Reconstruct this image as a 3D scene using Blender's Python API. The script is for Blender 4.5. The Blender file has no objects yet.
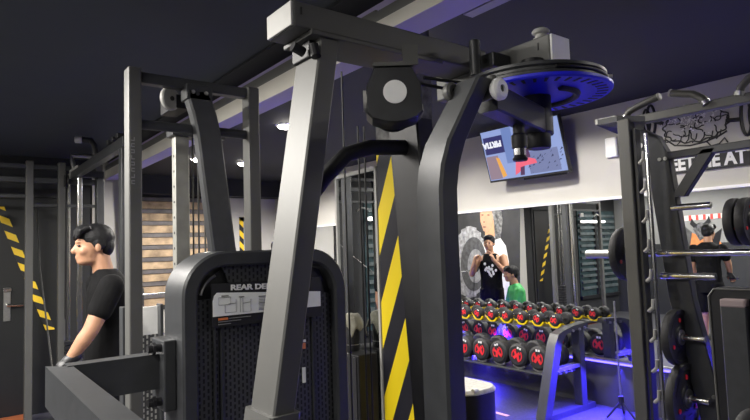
import bpy, bmesh, math, random
from mathutils import Vector, Matrix
random.seed(7)
SC = bpy.context.scene
COL = SC.collection
# ------------------------------------------------------------------ camera
H = 1.5
FOC = 570.0
YAW, PITCH, ROLL = math.radians(52.5), math.radians(3.85), math.radians(1.9)
fw = Vector((math.cos(YAW)*math.cos(PITCH), math.sin(YAW)*math.cos(PITCH), math.sin(PITCH)))
rt0 = Vector((math.sin(YAW), -math.cos(YAW), 0))
up0 = rt0.cross(fw)
rt = math.cos(ROLL)*rt0 - math.sin(ROLL)*up0
up = math.sin(ROLL)*rt0 + math.cos(ROLL)*up0
cam_data = bpy.data.cameras.new('camera')
cam = bpy.data.objects.new('camera', cam_data)
COL.objects.link(cam)
M = Matrix((rt, up, -fw)).transposed().to_4x4()
M.translation = Vector((0, 0, H))
cam.matrix_world = M
cam_data.sensor_width = 36.0
cam_data.lens = 36.0*FOC/750.0
cam_data.clip_start = 0.05
SC.camera = cam
# ------------------------------------------------------------------ world + exposure
wd = bpy.data.worlds.new('world'); SC.world = wd; wd.use_nodes = True
wd.node_tree.nodes['Background'].inputs[0].default_value = (0.55, 0.6, 0.75, 1)
wd.node_tree.nodes['Background'].inputs[1].default_value = 0.05
vs = SC.view_settings
vs.view_transform = 'Standard'; vs.look = 'None'; vs.gamma = 1.0; vs.exposure = 0.45
vs.use_curve_mapping = False

# ------------------------------------------------------------------ helpers
W = 4.85          # mirror wall
YB = 6.57         # dark back wall
YF = 9.3          # far wall of the alcove
ZC = 2.73
ZL = 2.55
XL = -1.8
YN = -3.0

def on_mirror(x, y, X):
    """point of the plane X=const that the mirror shows at photograph pixel (x, y)"""
    v = fw + (x-375)/FOC*rt - (y-210)/FOC*up
    t = (2*W-X)/v.x
    return Vector((X, t*v.y, H+t*v.z))

def nm(t, n, **kw):
    nd = t.nodes.new(n)
    for k, v in kw.items():
        setattr(nd, k, v)
    return nd

def mat(name, color, rough=0.5, metal=0.0, noise=0.0, nscale=30, bump=0.0, bscale=200, emit=None, estr=0, coat=0, spec=0.5):
    m = bpy.data.materials.new(name); m.use_nodes = True
    t = m.node_tree; b = t.nodes['Principled BSDF']
    b.inputs['Base Color'].default_value = (*color, 1)
    b.inputs['Roughness'].default_value = rough
    b.inputs['Metallic'].default_value = metal
    b.inputs['Specular IOR Level'].default_value = spec
    if coat: b.inputs['Coat Weight'].default_value = coat
    tc = nm(t, 'ShaderNodeTexCoord')
    if noise:
        n = nm(t, 'ShaderNodeTexNoise'); n.inputs['Scale'].default_value = nscale; n.inputs['Detail'].default_value = 6
        t.links.new(tc.outputs['Object'], n.inputs['Vector'])
        r = nm(t, 'ShaderNodeValToRGB')
        r.color_ramp.elements[0].color = (*[c*(1-noise) for c in color], 1)
        r.color_ramp.elements[1].color = (*[min(1, c*(1+noise)) for c in color], 1)
        r.color_ramp.elements[0].position = 0.3; r.color_ramp.elements[1].position = 0.7
        t.links.new(n.outputs['Fac'], r.inputs['Fac']); t.links.new(r.outputs['Color'], b.inputs['Base Color'])
    if bump:
        n2 = nm(t, 'ShaderNodeTexNoise'); n2.inputs['Scale'].default_value = bscale
        t.links.new(tc.outputs['Object'], n2.inputs['Vector'])
        bp = nm(t, 'ShaderNodeBump'); bp.inputs['Strength'].default_value = bump; bp.inputs['Distance'].default_value = 0.01
        t.links.new(n2.outputs['Fac'], bp.inputs['Height']); t.links.new(bp.outputs['Normal'], b.inputs['Normal'])
    if emit:
        b.inputs['Emission Color'].default_value = (*emit, 1); b.inputs['Emission Strength'].default_value = estr
    return m

def mat_perforated(name, metalc, holec, scale=60, ax=(0, 2)):
    """sheet metal with staggered slots"""
    m = mat(name, metalc, 0.45); t = m.node_tree; b = t.nodes['Principled BSDF']
    tc = nm(t, 'ShaderNodeTexCoord'); sp = nm(t, 'ShaderNodeSeparateXYZ'); cb = nm(t, 'ShaderNodeCombineXYZ')
    t.links.new(tc.outputs['Object'], sp.inputs[0])
    t.links.new(sp.outputs[ax[1]], cb.inputs[0]); t.links.new(sp.outputs[ax[0]], cb.inputs[1])
    br = nm(t, 'ShaderNodeTexBrick'); br.offset = 0.5
    br.inputs['Scale'].default_value = scale
    br.inputs['Color1'].default_value = (*holec, 1); br.inputs['Color2'].default_value = (*holec, 1)
    br.inputs['Mortar'].default_value = (*metalc, 1)
    br.inputs['Mortar Size'].default_value = 0.12; br.inputs['Mortar Smooth'].default_value = 0.1
    br.inputs['Brick Width'].default_value = 0.62; br.inputs['Row Height'].default_value = 0.42
    t.links.new(cb.outputs[0], br.inputs['Vector']); t.links.new(br.outputs['Color'], b.inputs['Base Color'])
    return m

def mat_stripes(name, a, bcol, period, kx=0, ky=0, kz=1, duty=0.5, rough=0.5):
    m = mat(name, a, rough); t = m.node_tree; b = t.nodes['Principled BSDF']
    tc = nm(t, 'ShaderNodeTexCoord'); dp = nm(t, 'ShaderNodeVectorMath', operation='DOT_PRODUCT')
    dp.inputs[1].default_value = (kx/period, ky/period, kz/period)
    t.links.new(tc.outputs['Object'], dp.inputs[0])
    fr = nm(t, 'ShaderNodeMath', operation='FRACT'); t.links.new(dp.outputs['Value'], fr.inputs[0])
    lt = nm(t, 'ShaderNodeMath', operation='LESS_THAN'); lt.inputs[1].default_value = duty
    t.links.new(fr.outputs[0], lt.inputs[0])
    mx = nm(t, 'ShaderNodeMix', data_type='RGBA')
    mx.inputs[6].default_value = (*bcol, 1); mx.inputs[7].default_value = (*a, 1)
    t.links.new(lt.outputs[0], mx.inputs[0]); t.links.new(mx.outputs[2], b.inputs['Base Color'])
    return m

MT = {}
MT['black'] = mat('black_powder_coat', (0.040, 0.042, 0.045), 0.38, 0.0, 0.12, 25, 0.05, 600)
MT['frame'] = mat('charcoal_powder_coat', (0.118, 0.118, 0.112), 0.50, 0.32, 0.04, 12, 0.04, 700)
MT['matte'] = mat('matte_black_plastic', (0.012, 0.012, 0.014), 0.5, 0, 0.2, 30)
MT['hubcover'] = mat('black_plastic_cover', (0.028, 0.029, 0.031), 0.42, 0, 0.25, 14)
MT['rubber'] = mat('black_rubber', (0.016, 0.016, 0.018), 0.6, 0, 0.2, 60, 0.1, 300)
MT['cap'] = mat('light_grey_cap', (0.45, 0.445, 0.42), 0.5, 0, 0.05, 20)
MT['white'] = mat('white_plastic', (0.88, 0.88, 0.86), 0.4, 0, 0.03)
MT['chrome'] = mat('chrome', (0.72, 0.72, 0.7), 0.18, 1.0, 0.05)
MT['steel'] = mat('brushed_steel', (0.5, 0.5, 0.48), 0.32, 1.0, 0.1, 40)
MT['cable'] = mat('cable_black', (0.01, 0.01, 0.01), 0.4)
MT['perf'] = mat_perforated('perforated_black_sheet', (0.06, 0.062, 0.066), (0.003, 0.003, 0.004), 34)
MT['perfgrey'] = mat_perforated('perforated_sheet_over_pale_board', (0.06, 0.06, 0.065), (0.45, 0.45, 0.43), 24)
MT['wallwhite'] = mat('warm_white_wall_paint', (0.50, 0.487, 0.455), 0.8, 0, 0.04, 3)
MT['walldark'] = mat('charcoal_wall_paint', (0.018, 0.019, 0.021), 0.7, 0, 0.15, 3)
MT['wallgrey'] = mat('dark_grey_plinth', (0.06, 0.06, 0.065), 0.7, 0, 0.25, 5)
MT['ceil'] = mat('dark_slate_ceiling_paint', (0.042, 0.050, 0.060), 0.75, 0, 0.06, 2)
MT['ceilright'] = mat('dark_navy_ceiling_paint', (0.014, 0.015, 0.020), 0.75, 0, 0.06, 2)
MT['beige'] = mat('beige_beam_paint', (0.78, 0.75, 0.66), 0.7, 0, 0.03, 4)
MT['violet'] = mat('beam_violet_led_light', (0.52, 0.46, 0.74), 0.7, 0, 0.03, 4)  # violet glow of the LED painted into the beam underside
MT['greybeam'] = mat('grey_beam_edge', (0.17, 0.17, 0.16), 0.7, 0, 0.03, 4)
MT['floor'] = mat('black_rubber_floor', (0.055, 0.055, 0.062), 0.5, 0, 0.35, 40, 0.06, 150)
MT['mirror'] = mat('mirror_glass', (0.86, 0.88, 0.88), 0.0, 1.0)
MT['yellow'] = mat('yellow_plastic', (0.85, 0.62, 0.0), 0.45)
MT['red'] = mat('red_print', (0.75, 0.02, 0.03), 0.5)
MT['bluedisc'] = mat('disc_blue_led_light', (0.02, 0.02, 0.85), 0.4, 0, 0.05)  # blue LED light put into the colour of the disc
MT['hazard'] = mat_stripes('hazard_paint', (0.93, 0.70, 0.01), (0.012, 0.012, 0.02), 0.33, 0, 0.85*1.9, 0.74, 0.5, 0.5)
MT['tape'] = mat_stripes('hazard_tape', (0.85, 0.58, 0.03), (0.02, 0.02, 0.02), 0.13, 0.45, 0, 1.0)
MT['led'] = mat('blue_led', (0.1, 0.1, 0.8), 0.5, emit=(0.10, 0.07, 1.0), estr=4.5)
MT['lamp'] = mat('lamp_white', (0.9, 0.9, 0.9), 0.5, emit=(1.0, 0.97, 0.92), estr=4.5)
MT['skin'] = mat('skin', (0.37, 0.195, 0.115), 0.55, 0, 0.06, 12)
MT['hair'] = mat('black_hair', (0.006, 0.006, 0.007), 0.5, 0, 0.3, 60, 0.5, 140, spec=.25)
MT['tee'] = mat('black_cotton', (0.006, 0.006, 0.0065), 0.9, 0, 0.25, 18, 0.15, 60, spec=.12)
MT['green'] = mat('green_jersey', (0.03, 0.30, 0.07), 0.6, 0, 0.35, 9)
MT['towel'] = mat('beige_towel', (0.24, 0.23, 0.185), 0.9, 0, 0.25, 20, 0.3, 120)
MT['orange'] = mat('orange_mat', (0.42, 0.12, 0.035), 0.6, 0, 0.15, 8)
MT['print'] = mat('grey_print', (0.22, 0.22, 0.22), 0.6)
MT['board'] = mat('black_board', (0.010, 0.010, 0.013), 0.5)
MT['letters'] = mat('white_letters', (0.78, 0.78, 0.76), 0.5)

class MB:
    """collects shapes into one mesh"""
    def __init__(s): s.bm = bmesh.new()
    def box(s, lo, hi, bev=0.0, rot=None):
        lo, hi = Vector(lo), Vector(hi)
        c = (lo+hi)/2; d = hi-lo
        g = bmesh.ops.create_cube(s.bm, size=1.0)
        vs_ = g['verts']
        for v in vs_: v.co = Vector((v.co.x*d.x, v.co.y*d.y, v.co.z*d.z))
        if bev:
            es = list({e for v in vs_ for e in v.link_edges})
            r = bmesh.ops.bevel(s.bm, geom=es, offset=bev, segments=2, affect='EDGES', profile=0.5)
            vs_ = list({v for f in r['faces'] for v in f.verts} | {v for v in vs_ if v.is_valid})
        for v in vs_:
            p = v.co.copy()
            if rot is not None: p = rot @ p
            v.co = p + c
        return s
    def ring_loft(s, rings, cap=True):
        L = [[s.bm.verts.new(p) for p in r] for r in rings]
        n = len(L[0])
        for a, b in zip(L, L[1:]):
            for i in range(n):
                j = (i+1) % n
                s.bm.faces.new((a[i], a[j], b[j], b[i]))
        if cap:
            s.bm.faces.new(list(reversed(L[0]))); s.bm.faces.new(L[-1])
        return s
    def tube(s, pts, r, n=10, cap=True, r2=None):
        pts = [Vector(p) for p in pts]
        rings = []
        ref = None
        for i, p in enumerate(pts):
            t = (pts[min(i+1, len(pts)-1)] - pts[max(i-1, 0)]).normalized()
            if ref is None:
                ref = Vector((0, 0, 1)) if abs(t.z) < 0.9 else Vector((1, 0, 0))
            a = (ref - t*ref.dot(t)).normalized(); b = t.cross(a); ref = a
            rr = r if r2 is None else r + (r2-r)*i/max(1, len(pts)-1)
            if isinstance(r, (list, tuple)): rr = r[i]
            rings.append([p + rr*(math.cos(2*math.pi*k/n)*a + math.sin(2*math.pi*k/n)*b) for k in range(n)])
        return s.ring_loft(rings, cap)
    def cyl(s, a, b, r, n=20, r2=None, bev=0.0):
        a, b = Vector(a), Vector(b)
        if not bev: return s.tube([a, b], [r, r if r2 is None else r2], n)
        t = (b-a).normalized()
        return s.tube([a, a+t*bev, b-t*bev, b], [r-bev, r, r, r-bev], n)
    def rect_sweep(s, pts, A, B, bev=0.004):
        """rectangular section whose half axes A, B are fixed vectors (or lists), swept along pts"""
        rings = []
        for i, p in enumerate(pts):
            a = Vector(A[i] if isinstance(A, list) else A); b = Vector(B[i] if isinstance(B, list) else B)
            ka = 1-bev/max(a.length, 1e-6); kb = 1-bev/max(b.length, 1e-6)
            p = Vector(p)
            rings.append([p+a*ka+b, p+a+b*kb, p+a-b*kb, p+a*ka-b, p-a*ka-b, p-a-b*kb, p-a+b*kb, p-a*ka+b][::-1])
        return s.ring_loft(rings)
    def prism(s, poly, d):
        """closed polygon (list of 3d points) extruded along vector d"""
        d = Vector(d)
        a = [s.bm.verts.new(Vector(p)) for p in poly]; b = [s.bm.verts.new(Vector(p)+d) for p in poly]
        n = len(a)
        s.bm.faces.new(list(reversed(a))); s.bm.faces.new(b)
        for i in range(n):
            j = (i+1) % n; s.bm.faces.new((a[i], a[j], b[j], b[i]))
        return s
    def ball(s, c, r, n=14, m=10):
        if not isinstance(r, (tuple, list, Vector)): r = (r, r, r)
        g = bmesh.ops.create_uvsphere(s.bm, u_segments=n, v_segments=m, radius=1)
        for v in g['verts']: v.co = Vector((v.co.x*r[0]+c[0], v.co.y*r[1]+c[1], v.co.z*r[2]+c[2]))
        return s
    def ell(s, c, r, rot=None, n=16, m=12):
        g = bmesh.ops.create_uvsphere(s.bm, u_segments=n, v_segments=m, radius=1)
        for v in g['verts']:
            p = Vector((v.co.x*r[0], v.co.y*r[1], v.co.z*r[2]))
            if rot is not None: p = rot @ p
            v.co = p + Vector(c)
        return s
    def lathe(s, prof, c, axis, n=32):
        """profile [(radius, height)] turned about axis through c, closed ring profile"""
        ax = Vector(axis).normalized(); ref = Vector((0, 0, 1)) if abs(ax.z) < 0.9 else Vector((1, 0, 0))
        a = (ref-ax*ref.dot(ax)).normalized(); b = ax.cross(a); c = Vector(c)
        L = []
        for k in range(n):
            u = math.cos(2*math.pi*k/n)*a + math.sin(2*math.pi*k/n)*b
            L.append([s.bm.verts.new(c+ax*h+u*max(r, 1e-4)) for r, h in prof])
        m = len(prof)
        for k in range(n):
            A, B = L[k], L[(k+1) % n]
            for i in range(m):
                j = (i+1) % m
                if prof[i][0] < 1e-4 and prof[j][0] < 1e-4: continue
                s.bm.faces.new((A[i], B[i], B[j], A[j]))
        return s
    def build(s, name, material, parent=None, smooth=None, local=False, origin=None):
        me = bpy.data.meshes.new(name)
        if parent is not None and not local:
            r = parent
            while r.parent: r = r.parent
            bmesh.ops.translate(s.bm, verts=s.bm.verts, vec=-Vector(r.location))
        if parent is None and origin is not None:
            bmesh.ops.translate(s.bm, verts=s.bm.verts, vec=-Vector(origin))
        bmesh.ops.remove_doubles(s.bm, verts=s.bm.verts, dist=1e-5)
        bmesh.ops.recalc_face_normals(s.bm, faces=s.bm.faces)
        s.bm.to_mesh(me); s.bm.free()
        o = bpy.data.objects.new(name, me); COL.objects.link(o)
        me.materials.append(MT[material] if isinstance(material, str) else material)
        if smooth is not None:
            for p in me.polygons: p.use_smooth = True
            me.set_sharp_from_angle(angle=math.radians(smooth))
        if parent is not None: o.parent = parent
        if parent is None and origin is not None: o.location = origin
        return o
    def build_each(s, name, material, parent, smooth=None, local=False, gap=0.0):
        """one part per separate piece"""
        bm = s.bm; bm.verts.ensure_lookup_table(); bm.verts.index_update()
        seen = set(); isl = []
        for v in bm.verts:
            if v.index in seen: continue
            st_, comp = [v], []
            seen.add(v.index)
            while st_:
                q = st_.pop(); comp.append(q)
                for e in q.link_edges:
                    w = e.other_vert(q)
                    if w.index not in seen: seen.add(w.index); st_.append(w)
            lo = [min(q.co[i] for q in comp)-gap for i in range(3)]; hi = [max(q.co[i] for q in comp)+gap for i in range(3)]
            isl.append([comp, lo, hi])
        merged = True
        while merged:
            merged = False
            for i in range(len(isl)):
                for j in range(i+1, len(isl)):
                    A, B = isl[i], isl[j]
                    if all(A[1][k] <= B[2][k] and B[1][k] <= A[2][k] for k in range(3)):
                        isl[i] = [A[0]+B[0], [min(a, b) for a, b in zip(A[1], B[1])], [max(a, b) for a, b in zip(A[2], B[2])]]
                        del isl[j]; merged = True; break
                if merged: break
        out = []
        for comp, _, _ in isl:
            m = MB(); mp = {q: m.bm.verts.new(q.co) for q in comp}
            fs = {f for q in comp for f in q.link_faces}
            for f in fs: m.bm.faces.new([mp[q] for q in f.verts])
            out.append(m.build(name, material, parent, smooth, local))
        bm.free()
        return out

def tag(o, label=None, cat=None, group=None, kind=None):
    if label: o['label'] = label
    if cat: o['category'] = cat
    if group: o['group'] = group
    if kind: o['kind'] = kind
    return o
def empty(name, loc, label, cat, rz=0, group=None):
    o = bpy.data.objects.new(name, None); COL.objects.link(o)
    o.location = loc; o.rotation_euler = (0, 0, rz); o.empty_display_size = 0.1
    return tag(o, label, cat, group)
def struct(mb, name, m, **k):
    o = mb.build(name, m, **k); o['kind'] = 'structure'; return o
def copy_tree(o, parent=None):
    c = o.copy(); COL.objects.link(c); c.parent = parent
    for ch in o.children: copy_tree(ch, c)
    return c
def text(name, body, size, m, org, xd, yd, parent=None, ext=0.002, bold=0.0, align='LEFT', sx=1.0):
    """raised lettering as a mesh lying in the plane of xd, yd"""
    cu = bpy.data.curves.new(name, 'FONT'); cu.body = body; cu.size = size; cu.extrude = ext; cu.offset = bold; cu.align_x = align
    tmp = bpy.data.objects.new('tmp_text', cu); COL.objects.link(tmp)
    dg = bpy.context.evaluated_depsgraph_get()
    me = bpy.data.meshes.new_from_object(tmp.evaluated_get(dg))
    bpy.data.objects.remove(tmp); bpy.data.curves.remove(cu)
    xd, yd = Vector(xd).normalized(), Vector(yd).normalized(); zd = xd.cross(yd)
    R = Matrix((xd*sx, yd, zd)).transposed().to_4x4(); R.translation = Vector(org)
    if parent is not None:
        r = parent
        while r.parent: r = r.parent
        R.translation -= Vector(r.location)
    me.transform(R); me.materials.clear(); me.materials.append(MT[m]); me.name = name
    o = bpy.data.objects.new(name, me); COL.objects.link(o)
    if parent is not None: o.parent = parent
    return o
def arc(c, r, a0, a1, n, ux, uy):
    c = Vector(c); ux = Vector(ux); uy = Vector(uy)
    return [c + r*math.cos(a0+(a1-a0)*i/n)*ux + r*math.sin(a0+(a1-a0)*i/n)*uy for i in range(n+1)]
PI = math.pi
X_, Y_, Z_ = Vector((1, 0, 0)), Vector((0, 1, 0)), Vector((0, 0, 1))

# ------------------------------------------------------------------ lights of the room
def area(name, loc, sx, sy, watts, color=(1, 0.96, 0.9), target=None, spread=PI):
    l = bpy.data.lights.new(name, 'AREA'); l.shape = 'RECTANGLE'; l.size = sx; l.size_y = sy
    l.energy = watts; l.color = color; l.spread = spread
    o = bpy.data.objects.new(name, l); COL.objects.link(o); o.location = loc
    if target is not None:
        d = Vector(target)-Vector(loc); o.rotation_euler = d.to_track_quat('-Z', 'Y').to_euler()
    return o
LAMPS = []
def tube_light(x, y, z, length, watts, along='Y'):  # unseen battens, put in to light the room
    """an unseen batten added for light: housing, glowing tube and the light it gives"""
    r = empty('unseen_batten_light', (x, y, z), 'unseen added batten with a white tube on the dark ceiling over the near floor', 'light', group='unseen added battens over the near floor')
    hx, hy = (0.05, length/2) if along == 'Y' else (length/2, 0.05)
    MB().box((x-hx, y-hy, z-0.03), (x+hx, y+hy, z), 0.006).build('housing', 'white', r)
    d = Y_ if along == 'Y' else X_
    MB().cyl(Vector((x, y, z-0.05))-d*(length/2-.04), Vector((x, y, z-0.05))+d*(length/2-.04), 0.018, 12).build('tube', 'lamp', r)
    area('tube_glow', (x, y, z-0.075), 2*hx, 2*hy, watts).rotation_euler = (0, 0, 0)
tube_light(-1.2, -0.9, ZL-.02, 1.5, 14)
tube_light(-1.0, 1.4, ZL-.02, 1.5, 52)
tube_light(-0.4, 3.0, ZL-.02, 1.5, 120)
tube_light(-1.0, 5.2, ZL-.02, 1.5, 40)
tube_light(3.2, -1.6, ZC, 1.5, 30)
def downlight(x, y, z, watts, label):
    r = empty('downlight', (x, y, z), label, 'light', group='round ceiling downlights')
    MB().lathe([(0.0, -0.012), (0.075, -0.012), (0.095, 0.0), (0.0, 0.0)], (x, y, z), Z_, 24).build('rim', 'white', r)
    MB().ell((x, y, z-0.012), (.07, .07, .03)).build('lens', mat('downlight_lens', (1, 1, 1), .5, emit=(1, .95, .88), estr=30), r)
    l = bpy.data.lights.new('downlight_beam', 'SPOT'); l.energy = watts; l.spot_size = 2.9; l.spot_blend = 0.35; l.shadow_soft_size = 0.06; l.color = (1, .95, .88)
    o = bpy.data.objects.new('downlight_beam', l); COL.objects.link(o); o.location = (x, y, z-0.05)
downlight(2.668, 4.875, ZC, 260, 'bright round downlight nearest, seen just left of the slanted pale machine leg')
downlight(2.633, 7.167, ZC, 200, 'bright round downlight seen between the perforated chrome column and the curved post')
downlight(3.301, 7.24, ZC, 200, 'small round downlight seen just left of the second square post')
downlight(2.3, 2.6, ZC, 90, 'added downlight over the low cabinet, unseen behind the top beam')  # added lamp to brighten the rack and cabinet
downlight(3.85, 3.0, ZC, 75, 'added downlight near the mirror wall, unseen above the top disc')  # added lamp to brighten the pale wall above the mirror
downlight(3.75, 4.3, ZC, 52, 'added downlight near the mirror wall, unseen behind the hub cover')  # second lamp added for that wall, kept out of view
downlight(3.85, 0.7, ZC, 40, 'added downlight over the barbell, unseen off to the right')  # third added lamp, out of view, for the near end of that wall
# blue LED line along the foot of the mirror
led = MB().box((W-0.05, -2.6, 0.398), (W-0.03, YF-.05, 0.410)).build('led_strip', 'led')
tag(led, 'glowing blue LED strip running along the foot of the mirror wall', 'light strip')
for i in range(6):
    y = -2.0+i*1.6
    a = area('led_glow', (W-0.06, y, 0.40), 0.03, 1.6, 140, (0.05, 0.03, 1.0), spread=2.1)
    a.rotation_euler = (Vector((-1, 0, -1.3))).to_track_quat('-Z', 'Y').to_euler()

# ------------------------------------------------------------------ room shell
struct(MB().box((XL-.1, YN-.1, -.1), (W+.1, YF+.1, 0)), 'floor', 'floor')
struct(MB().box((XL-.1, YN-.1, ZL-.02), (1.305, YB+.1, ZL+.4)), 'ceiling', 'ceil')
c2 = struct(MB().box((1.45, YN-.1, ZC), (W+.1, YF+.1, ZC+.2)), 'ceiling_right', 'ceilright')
# beam with grey edge, beige band, and LED violet painted on its underside
YJ = 1.79   # the beam steps a little here
struct(MB().box((1.41, YJ, 2.423), (1.45, YF, 2.476)).box((1.41, YN, 2.424), (1.45, YJ, 2.466)), 'trim_1', 'greybeam')
struct(MB().box((1.41, YJ, 2.332), (1.44, YF, 2.423)).box((1.41, YN, 2.369), (1.44, YJ, 2.424)), 'trim_2', 'beige')
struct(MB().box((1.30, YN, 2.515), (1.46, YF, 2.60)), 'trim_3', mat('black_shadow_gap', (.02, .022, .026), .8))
struct(MB().box((1.44, YJ, 2.332+.001), (1.531, YF, 2.74)).box((1.411, YJ, 2.332-.002), (1.531, YF, 2.332+.0015)).box((1.44, YN, 2.369+.001), (1.548, YJ, 2.74)).box((1.411, YN, 2.369-.002), (1.548, YJ, 2.369+.0015)), 'trim_4', 'violet')
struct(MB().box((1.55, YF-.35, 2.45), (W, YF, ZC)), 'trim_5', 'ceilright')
# walls
struct(MB().box((W, YN-.1, 0), (W+.12, YF+.1, 0.42)), 'wall_right', 'wallgrey')
wr2 = struct(MB().box((W, YN-.1, 1.875), (W+.12, YF+.1, ZC)), 'wall_right_upper', 'wallwhite')
struct(MB().box((W-.03, YN, 1.872), (W+.001, YF, 1.895)), 'trim_6', 'white')
struct(MB().box((W-.03, YN, 0.412), (W+.001, YF, 0.428)), 'trim_7', 'steel')
mir = MB().box((W+.002, YN, 0.42), (W+.03, YF, 1.875)).build('wall_mirror', 'mirror'); mir['kind'] = 'structure'
struct(MB().box((XL-.1, YB, 0), (1.28, YB+.12, ZL)), 'wall_back', 'walldark')
struct(MB().box((1.28, YB-.02, 0), (1.62, YB+.12, ZC)), 'wall_back_end', 'wallwhite')
struct(MB().box((1.45, YB+.12, 0), (1.62, YF, ZC)), 'wall_alcove', 'walldark')
struct(MB().box((1.45, YF, 0), (W+.1, YF+.12, ZC)), 'wall_far', 'wallwhite')
struct(MB().box((XL-.1, YN-.1, 1.40), (XL, YB+.1, ZL)), 'wall_left_upper', mat('grey_wall_paint', (.24, .24, .235), .8))
struct(MB().box((XL-.1, YN-.1, 0), (XL+.002, YB+.1, 1.40)), 'wall_left', 'walldark')
struct(MB().box((XL-.1, YN-.2, 0), (W+.1, YN-.1, ZC+.1)), 'wall_near', 'walldark')
# ceiling vent
vt = MB().box((2.19, 1.55, ZC-.012), (2.26, 2.03, ZC+.01)).build('ceiling_vent', mat('vent_grey', (0.3, 0.29, 0.38), .6))
tag(vt, 'narrow grey slot vent in the dark ceiling right of the violet lit beam', 'vent')
# door in the back wall with lever handle and hazard tape
dr = struct(MB().box((0.02, YB-.03, 0), (1.0, YB, 2.1), 0.004), 'door_1', mat('black_door', (0.013, 0.014, 0.014), .4, 0, .15, 4))
MB().box((0.50, YB-.045, 0.92), (0.56, YB-.03, 1.24), 0.005).build('handle_plate', 'steel', dr)
MB().tube([(0.53, YB-.045, 1.075), (0.53, YB-.09, 1.075), (0.66, YB-.095, 1.07)], 0.014, 10).box((0.495, YB-.07, 1.20), (0.565, YB-.045, 1.235), .004).build('door_handle', 'chrome', dr)
tp = MB()
a, b = Vector((0.46, YB-.033, 2.02)), Vector((0.895, YB-.033, 0.80))
tp.prism([a+X_*-.04, a+X_*.04, b+X_*.04, b-X_*.04], (0, -.003, 0)).build('hazard_tape', 'tape', dr)
struct(MB().box((1.02, YB-.02, 0), (1.06, YB, 2.3)).box((-.04, YB-.02, 0), (0.0, YB, 2.3)).box((-.04, YB-.02, 2.12), (1.06, YB, 2.2)), 'trim_8', 'matte')
# far window with blinds
wn = struct(MB().box((2.2, YF-.03, 0.65), (3.6, YF, 2.45)), 'window_1', 'matte')
m_b = mat('tan_bamboo_slats', (0.40, 0.29, 0.18), 0.7, 0, 0.45, 7)
bl = MB(); bl2 = MB()
for i in range(9):
    z = 0.72+i*0.19
    bl.box((2.24, YF-.05, z), (3.56, YF-.035, z+.115))
    bl2.box((2.22, YF-.07, z+.12), (3.58, YF-.04, z+.18))
bl.build('bamboo_blind', m_b, wn); bl2.build('slat_rails', mat('dark_slat', (.11, .10, .10), .6, 0, .3, 8), wn)
# back window seen only in the mirror, with a wall lamp in front of it
w2 = struct(MB().box((-1.72, YB-.02, 0.40), (-0.38, YB, 2.12)), 'window_2', mat('dark_window_glass', (.03, .05, .055), .12, 0, .5, 5))
g = MB()
for i in range(13): g.box((-1.70, YB-.05, 0.55+i*.12), (-0.42, YB-.02, 0.60+i*.12))
g.build('shelf_bars', mat('shelf_grey', (.08, .10, .105), .5, 0, .4, 9), w2)
MB().box((-1.74, YB-.06, 0.36), (-0.36, YB-.02, 0.42)).box((-1.0, YB-.06, .4), (-.93, YB-.02, 2.12)).build('window_frame', 'matte', w2)
lt = empty('wall_tube_lamp', (-0.82, YB-.08, 1.89), 'bright tube lamp on the dark window, reflected left of the barbell plate', 'light')
MB().box((-1.24, YB-.08, 1.87), (-0.40, YB-.05, 1.92)).build('housing', 'white', lt)
MB().cyl((-1.22, YB-.10, 1.895), (-0.42, YB-.10, 1.895), .022, 12).build('tube', 'lamp', lt)
#PART2
# ------------------------------------------------------------------ pec fly machine (foreground)
pf = empty('pec_fly_machine', (0.9, 1.25, 0), 'big black rear delt machine in the foreground with slanted legs and top pulley disc', 'exercise machine')
MB().box((0.643, 1.12, 2.018), (1.30, 1.245, 2.080), 0.004).build('top_beam', 'frame', pf)
o = MB().box((0.636, 1.122, 2.020), (0.643, 1.243, 2.078), 0.002).build('end_cap', 'cap', pf); tag(o, 'brightly lit end cap of the top beam')  # black cap; the light it reflects is put into a grey colour
MB().box((0.66, 1.118, 2.048), (0.664, 1.1195, 2.066)).build('slot', 'matte', pf)
MB().box((0.685, 1.113, 2.006), (1.11, 1.25, 2.017), 0.002).build('beam_plate', 'frame', pf)
MB().box((0.70, 1.15, 1.965), (0.715, 1.235, 2.006), .003).cyl((0.69, 1.16, 1.975), (0.66, 1.16, 1.985), .012, 12).cyl((0.70, 1.13, 1.985), (.70, 1.12, 1.955), .012, 12).build('beam_bracket', 'matte', pf)
# slanted left leg : 52 x 115 mm tube, leaning towards the left at its foot
MB().rect_sweep([(0.402, 1.178, 0.0), (0.743, 1.178, 2.006)], (0.027, 0, 0), (0, 0.056, 0), 0.004).build('slanted_leg', 'frame', pf, 30)
cp = MB().rect_sweep([(0.565, 1.178, 0.98), (0.597, 1.178, 1.150)], (0.037, 0, 0), (0, 0.066, 0), 0.006).build('leg_clamp', 'frame', pf, 30)
for dz in (0.0,):
    MB().cyl((0.575, 1.112, 1.12), (0.575, 1.102, 1.12), .009, 10).cyl((0.61, 1.112, 1.12), (0.61, 1.102, 1.12), .009, 10).build('bolt', 'steel', cp)
# right leg
MB().rect_sweep([(1.145, 1.16, 0.0), (1.020, 1.16, 1.84)], (0.030, 0, 0), (0, 0.06, 0), 0.004).build('rear_leg', 'matte', pf, 30)
# base rails
MB().box((0.36, 1.12, 0), (1.20, 1.24, 0.06), .004).box((0.45, 1.24, 0), (0.53, 1.62, .06), .004).box((0.99, 1.24, 0), (1.07, 1.62, .06), .004).build('base_rail', 'black', pf)
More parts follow.
